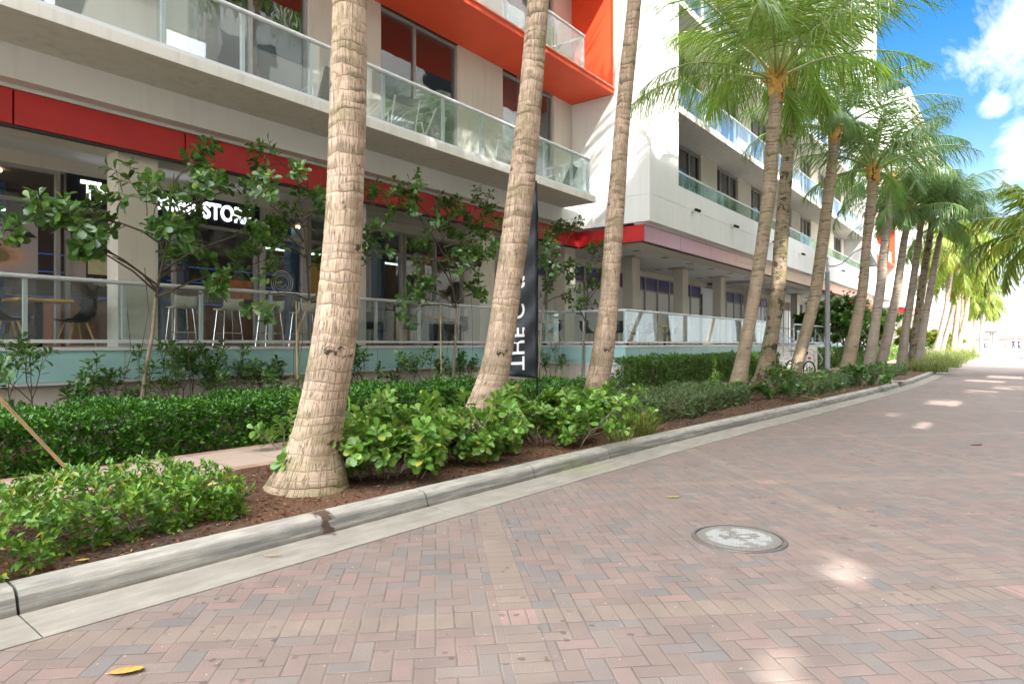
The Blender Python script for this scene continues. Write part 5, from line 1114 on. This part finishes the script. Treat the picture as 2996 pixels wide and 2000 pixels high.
place(bar_stool, [(tp(530, 12.0), R(178), 'white bar stool directly right of the big young tree trunk'), (tp(668, 12.05), R(182), 'white bar stool, second from left in the row'), (tp(790, 12.0), R(180), 'white bar stool left of the thin wooden stake'), (tp(885, 12.0), R(176), 'white bar stool half hidden at the left of the nearest palm trunk')], 'stool', 'white bar stools in front of the shop')
bz = 5.662
def bpnt(u, y): q = ony(u, 300, y); return (q.x, y, bz)
place(deck_chair, [((2.95, 10.15, bz), R(200), 'dark mesh balcony chair at the top left behind the glass'), (bpnt(945, 10.3), R(180), 'balcony chair beside the nearest palm trunk, low behind the glass'), (bpnt(1170, 10.2), R(160), 'balcony chair left in front of the dark double window'), (bpnt(1240, 10.3), R(200), 'balcony chair right in front of the dark double window'),
    (bpnt(1470, 10.3), R(150), 'balcony chair left of the rot-marked palm near the purple window'), (bpnt(1640, 10.3), R(190), 'balcony chair at the right end of the lower balcony')], 'chair', 'chairs on the balcony')
MB2 = [(13.6, 10.3, 9.152), (20.9, 9.2, 8.952), (23.5, 9.2, 8.952)]
place(deck_chair, [((13.9, 10.4, 9.152), R(170), 'white-lit chair on the orange balcony'), ((21.0, 9.1, 8.952), R(190), 'left chair behind the blue-tinted upper glass of the wing'), ((23.2, 9.1, 8.952), R(170), 'right chair behind the blue-tinted upper glass of the wing')], 'chair', 'chairs on the upper balconies')
# ------------------------------------------------------------------ beach end
BZ = .45
def bw(u, dep): 
    d = ray(u, 1004); return Vector((d[0] * dep, d[1] * dep, BZ))
REDC = plain('red_canvas', (.68, .05, .035), .7, 0, .1, 1.)
for u, dep, sc, lab in ((2893, 124, .8, 'red beach umbrella left of the shelter post'), (2950, 118, 1.25, 'large red beach umbrella beside the standing people'), (2990, 122, 1., 'red beach umbrella cut by the right edge'), (2868, 130, .7, 'small red beach umbrella peeping out behind the last palms')):
    p = bw(u, dep); t = empty('beach_umbrella', p, 0, lab, 'umbrella', 'red beach umbrellas')
    MB().tube([(0, 0, 0), (.1, 0, 2.3)], .03, 6).build('pole', WHITE_S, t)
    MB().lathe([(1.35 * sc, 1.55), (1.2 * sc, 1.72), (.8 * sc, 1.98), (.3 * sc, 2.16), (.001, 2.2)], (.08, 0, 0), 12).build('canopy', REDC, t)
p = bw(2898, 106); t = empty('beach_shelter', p, CAMROT, 'flat-roofed T-shaped beach shelter on one post', 'shelter')
MB().box(-1.1, -.6, 2.95, 1.3, .6, 3.05).box(-.5, -.5, 2.8, .7, .5, 2.95).build('shelter_roof', plain('dark_timber', (.1, .09, .085), .7), t); MB().box(-.1, -.1, 1, .1, .1, 2.8).box(.35, -.1, 0, .47, .1, 2.8).build('post', plain('dark_timber_post', (.13, .12, .11), .7), t); MB().box(-.3, -.3, 0, .3, .3, 1.05).build('post_base', WHITE_S, t, bevel=.02)
for u, dep, lab in ((2922, 108, 'low beach bench left of the standing people'), (2975, 106, 'beach bench in front of the standing people')):
    t = empty('beach_bench', bw(u, dep), CAMROT + .2, lab, 'bench'); MB().box(-.9, -.25, .4, .9, .25, .47).build('seat', plain('bench_grey', (.3, .28, .27), .7), t)
    for s in (-.7, .7): MB().box(s - .05, -.2, 0, s + .05, .2, .4).build('leg', GREYMETAL, t)
for u, dep, lab in ((2934, 114, 'red and white beach lounger beside the left bench'),):
    t = empty('beach_lounger', bw(u, dep), CAMROT + .4, lab, 'lounger'); MB().box(-.9, -.3, .3, .4, .3, .36).add([(.4, -.3, .3), (.4, .3, .3), (1., .3, .75), (1., -.3, .75), (.4, -.3, .36), (.4, .3, .36), (1., .3, .8), (1., -.3, .8)], [(0, 1, 2, 3), (7, 6, 5, 4), (0, 3, 7, 4), (1, 5, 6, 2)]).build('bed', REDC, t); MB().box(-.85, -.28, 0, -.8, .28, .3).box(.35, -.28, 0, .4, .28, .3).build('frame', WHITE_S, t)
def person(label, p, rz, shirt, legs, pose='stand'):
    root = empty('person', p, rz, label, 'person'); skinc = plain('skin', (.42, .25, .17), .6)
    if pose == 'stand': J = [((0, 0, .92), .13), ((0, 0, 1.12), .12), ((0, .01, 1.36), .14), ((0, .01, 1.48), .06), ((0, .02, 1.56), .075), ((0, .03, 1.66), .09), ((0, .02, 1.73), .05),
        ((.18, 0, 1.4), .055), ((.24, .02, 1.12), .042), ((.22, .1, .88), .035), ((.22, .12, .78), .025), ((-.18, 0, 1.4), .055), ((-.25, -.02, 1.12), .042), ((-.23, .04, .88), .035), ((-.23, .06, .78), .025),
        ((.09, 0, .86), .1), ((.1, .04, .48), .065), ((.1, -.02, .08), .045), ((.1, .12, .03), .035), ((-.09, 0, .86), .1), ((-.1, -.08, .48), .065), ((-.1, -.22, .1), .045), ((-.1, -.1, .04), .035)]
    else: J = [((0, 0, .55), .13), ((0, .06, .75), .12), ((0, .16, .98), .14), ((0, .2, 1.1), .06), ((0, .22, 1.17), .075), ((0, .25, 1.27), .09), ((0, .24, 1.34), .05),
        ((.18, .16, 1.02), .055), ((.22, .3, .8), .042), ((.18, .5, .75), .035), ((.16, .58, .75), .025), ((-.18, .16, 1.02), .055), ((-.22, .3, .8), .042), ((-.18, .5, .75), .035), ((-.16, .58, .75), .025),
        ((.1, .05, .52), .1), ((.12, .45, .55), .065), ((.12, .48, .1), .045), ((.12, .6, .04), .035), ((-.1, .05, .52), .1), ((-.12, .45, .55), .065), ((-.12, .42, .1), .045), ((-.12, .54, .04), .035)]
    E = [(0, 1), (1, 2), (2, 3), (3, 4), (4, 5), (5, 6), (2, 7), (7, 8), (8, 9), (9, 10), (2, 11), (11, 12), (12, 13), (13, 14), (0, 15), (15, 16), (16, 17), (17, 18), (0, 19), (19, 20), (20, 21), (21, 22)]
    me = bpy.data.meshes.new('body'); me.from_pydata([j[0] for j in J], E, []); o = link_mesh('body', me, skinc, root)
    o.modifiers.new('skin', 'SKIN'); sv = me.skin_vertices[0].data
    for k, j in enumerate(J): sv[k].radius = (j[1], j[1] * .85)
    sv[0].use_root = True; ss = o.modifiers.new('s', 'SUBSURF'); ss.levels = ss.render_levels = 1
    q = [Vector(j[0]) for j in J]
    MB().tube([q[0], q[1], q[2], q[2] + Vector((0, .01, .1))], [.15, .145, .18, .08], 10).tube([q[7], q[8]], [.075, .06], 8).tube([q[11], q[12]], [.075, .06], 8).build('shirt', shirt, root, smooth=True)
    MB().tube([q[0] + Vector((0, 0, .08)), q[0] - Vector((0, 0, .06))], [.155, .16], 10).tube([q[15], q[16], q[16] * .4 + q[17] * .6], [.12, .085, .07], 8).tube([q[19], q[20], q[20] * .4 + q[21] * .6], [.12, .085, .07], 8).build('trousers', legs, root, smooth=True)
    MB().lathe([(.088, -.02), (.1, .04), (.08, .1), (.001, .12)], tuple(q[5] + Vector((0, -.015, 0))), 10).build('hair', plain('dark_hair', (.03, .022, .018), .7), root, smooth=True)
NAVY = plain('navy_cloth', (.02, .03, .09), .8); CHAR = plain('charcoal_cloth', (.035, .035, .04), .8)
person('person in navy standing by the big red umbrella, left of two', bw(2965, 103), CAMROT + 2.2, NAVY, CHAR)
person('person in dark clothes walking at the far right, beside the beach bench', bw(2981, 101), CAMROT + 1.2, NAVY, NAVY)
person('person in dark clothes sitting by the last palms at the beach end', bw(2880, 100) , CAMROT - 1.2, CHAR, NAVY, 'sit')
t = empty('beach_bench', bw(2880, 100), CAMROT - 1.2, 'low bench under the seated person at the beach end', 'bench'); MB().box(-.4, -.22, .36, .4, .2, .42).build('seat', plain('bench_dark', (.1, .09, .09), .7), t)
for s in (-.3, .3): MB().box(s - .04, -.18, 0, s + .04, .18, .36).build('leg', GREYMETAL, t)

# ------------------------------------------------------------------ unseen hollow facade added across the street (shades it, mirrored in the glass)
SD = Vector((.6, 1, -1.333))
holes = []
def hole(x, y, z, w, h):  # opening set along the sun ray so a light patch lands there
    t = y + 9.; cx = x - .6 * t; cz = z + 1.333 * t; holes.append((cx - w / 2, cx + w / 2, cz - h / 2, cz + h / 2))
for q in ((4.7, 1.02, 0, .6, .6), (5.2, 1.25, 0, .5, .35), (5.05, .75, 0, .35, .3), (3.1, 1.0, 0, .5, .45), (2.55, .7, 0, .9, .4), (8.6, 1.9, 0, .25, .2), (13.9, 1.5, 0, 1.3, .55), (15.6, 2.2, 0, .9, .5), (11.5, 1.8, 0, .6, .4), (19.6, 1.6, 0, 2.2, 1.2), (23.9, 1., 0, 3., 1.4), (27.6, .4, 0, 2.6, 1.4), (31.5, 1.2, 0, 2., 2.), (36, .6, 0, 3., 2.),
          (15.1, 5.25, 3.3, .55, 1.0), (19.9, 6.0, 3.3, .7, 1.6), (24.2, 6.2, 4., .8, 1.5), (24.0, 6.2, 1.0, .6, .7), (10.6, 5.9, 4.1, .3, .6), (27.5, 5., 4.2, .8, 1.2), (36.5, 5.6, 5., 1.2, 2.), (38, 5.2, 3.6, 1., 2.2)): hole(*q)
xc = sorted({-45., -4.5, 44.5} | {a for h in holes for a in h[:2]}); zc = sorted({0., 30.2} | {a for h in holes for a in h[2:] if a < 30.2})
b = MB()
for i in range(len(xc) - 1):
    run = None
    for j in range(len(zc) - 1):
        cx, cz = (xc[i] + xc[i + 1]) / 2, (zc[j] + zc[j + 1]) / 2
        solid = not any(h[0] < cx < h[1] and h[2] < cz < h[3] for h in holes)
        if solid and run is None: run = zc[j]
        if run is not None and (not solid or j == len(zc) - 2):
            b.box(xc[i], -9.25, run, xc[i + 1], -9.0, zc[j + 1] if solid else zc[j]); run = None
b.box(-45, -9.25, 30.2, -4.5, -9., 34.5)  # taller strip added to shade the upper left wall
ob = empty('shade_facade_across_street', (0, -9, 0), 0, 'unseen hollow facade added across the street to shade it, pierced for sun patches, mirrored in glass', 'building')
o = b.build('facade_wall', stucco('tan_facade', (.36, .33, .3)), ob); o.location = (0, 9, 0)
for k in range(9):
    for i in range(12):
        x = -40 + i * 7; z = 3.6 * k + .9
        if any(h[0] < x + 3.1 and h[1] > x - .1 and h[2] < z + 2.1 and h[3] > z - .1 for h in holes): continue
        o = MB().box(x, -9., z, x + 3., -8.94, z + 1.9).build('window', WGLASS2 if 0 else BLACK, ob); o.location = (0, 9, 0)

# ------------------------------------------------------------------ light
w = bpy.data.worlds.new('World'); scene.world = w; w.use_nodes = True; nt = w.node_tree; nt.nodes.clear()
class W(G):
    def __init__(s): s.nt = nt
g = W(); sky = g.n('ShaderNodeTexSky', sky_type='NISHITA'); sky.sun_disc = False; sky.sun_elevation = R(48.8); sky.sun_rotation = math.atan2(-.6, -1.0) + 2 * math.pi
sky.air_density = 1.0; sky.dust_density = .6; sky.ozone_density = 2.2
d = g.n('ShaderNodeTexCoord').outputs['Generated']; x, y, z = g.xyz(d)
zz = g.m('ADD', g.m('MAXIMUM', z, 0.), .12); pv = g.comb(g.m('DIVIDE', x, zz), g.m('DIVIDE', y, zz), .35)
pv2 = g.n('ShaderNodeVectorMath', operation='ADD'); g.set(pv2.inputs[0], pv); pv2.inputs[1].default_value = (3.3, 1.45, 0); cl = g.noise(pv2.outputs[0], .7, 9, .58, .3); 
elev = g.ramp(z, [(0., 0.), (.06, .25), (.3, .0), (1., .12)])
# unseen cloud added overhead and behind as fill light, clearer blue toward the sea (+X)
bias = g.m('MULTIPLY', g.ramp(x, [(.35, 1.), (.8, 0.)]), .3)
cn = g.noise(d, 13., 9, .66, .4); puff = 0.
for dx_, dy_, dz_, rad_ in ((.9395, .008, .352, .06), (.945, -.03, .325, .06), (.9697, -.004, .240, .03), (.972, -.01, .222, .035), (.955, .02, .285, .018), (.93, -.06, .36, .09)):
    vm = g.n('ShaderNodeVectorMath', operation='DISTANCE'); g.set(vm.inputs[0], d); vm.inputs[1].default_value = (dx_, dy_, dz_)
    bl_ = g.m('MAXIMUM', g.m('SUBTRACT', 1., g.m('DIVIDE', vm.outputs['Value'], rad_ * 1.5)), 0.)
    puff = g.m('MAXIMUM', puff, bl_)
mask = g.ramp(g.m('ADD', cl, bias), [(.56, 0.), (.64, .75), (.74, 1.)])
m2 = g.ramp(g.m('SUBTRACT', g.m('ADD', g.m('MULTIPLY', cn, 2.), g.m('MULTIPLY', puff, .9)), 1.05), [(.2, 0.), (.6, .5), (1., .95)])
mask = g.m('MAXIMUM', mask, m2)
hor = g.ramp(z, [(0., .95), (.09, .7), (.17, .3), (.28, .05), (.4, 0.)])
hs = g.n('ShaderNodeHueSaturation'); hs.inputs['Saturation'].default_value = 1.42; hs.inputs['Value'].default_value = .84; g.set(hs.inputs['Color'], sky.outputs[0])
c = g.mix(hor, hs.outputs[0], (4.6, 4.9, 5.1))
c = g.mix(mask, c, g.ramp(x, [(.35, (1, .98, .95)), (.8, (.36, .36, .36))]) if 0 else g.mix(g.ramp(x, [(.3, 0.), (.75, 1.)]), (25.5, 26.3, 27.2), (6., 6., 6.)))  # cloud away from the sea brightened to fill the shaded street
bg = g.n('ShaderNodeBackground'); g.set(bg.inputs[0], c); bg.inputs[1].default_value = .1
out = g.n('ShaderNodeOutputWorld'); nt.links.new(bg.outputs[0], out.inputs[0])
sun = bpy.data.lights.new('sun', 'SUN'); sun.energy = 4.2; sun.angle = R(.53); sun.color = (1., .95, .86)
so = bpy.data.objects.new('sun', sun); COL.objects.link(so); so.rotation_euler = SD.to_track_quat('-Z', 'Y').to_euler(); so.location = (-10, -30, 40)
vs = scene.view_settings; vs.view_transform = 'Standard'; vs.look = 'None'; vs.gamma = 1; vs.exposure = 1.82
scene.cycles.max_bounces = 7; scene.cycles.diffuse_bounces = 3; scene.cycles.glossy_bounces = 3; scene.cycles.transmission_bounces = 4; scene.cycles.transparent_max_bounces = 24
scene.cycles.caustics_reflective = False; scene.cycles.caustics_refractive = False; scene.cycles.sample_clamp_indirect = 6
scene.cycles.use_denoising = True
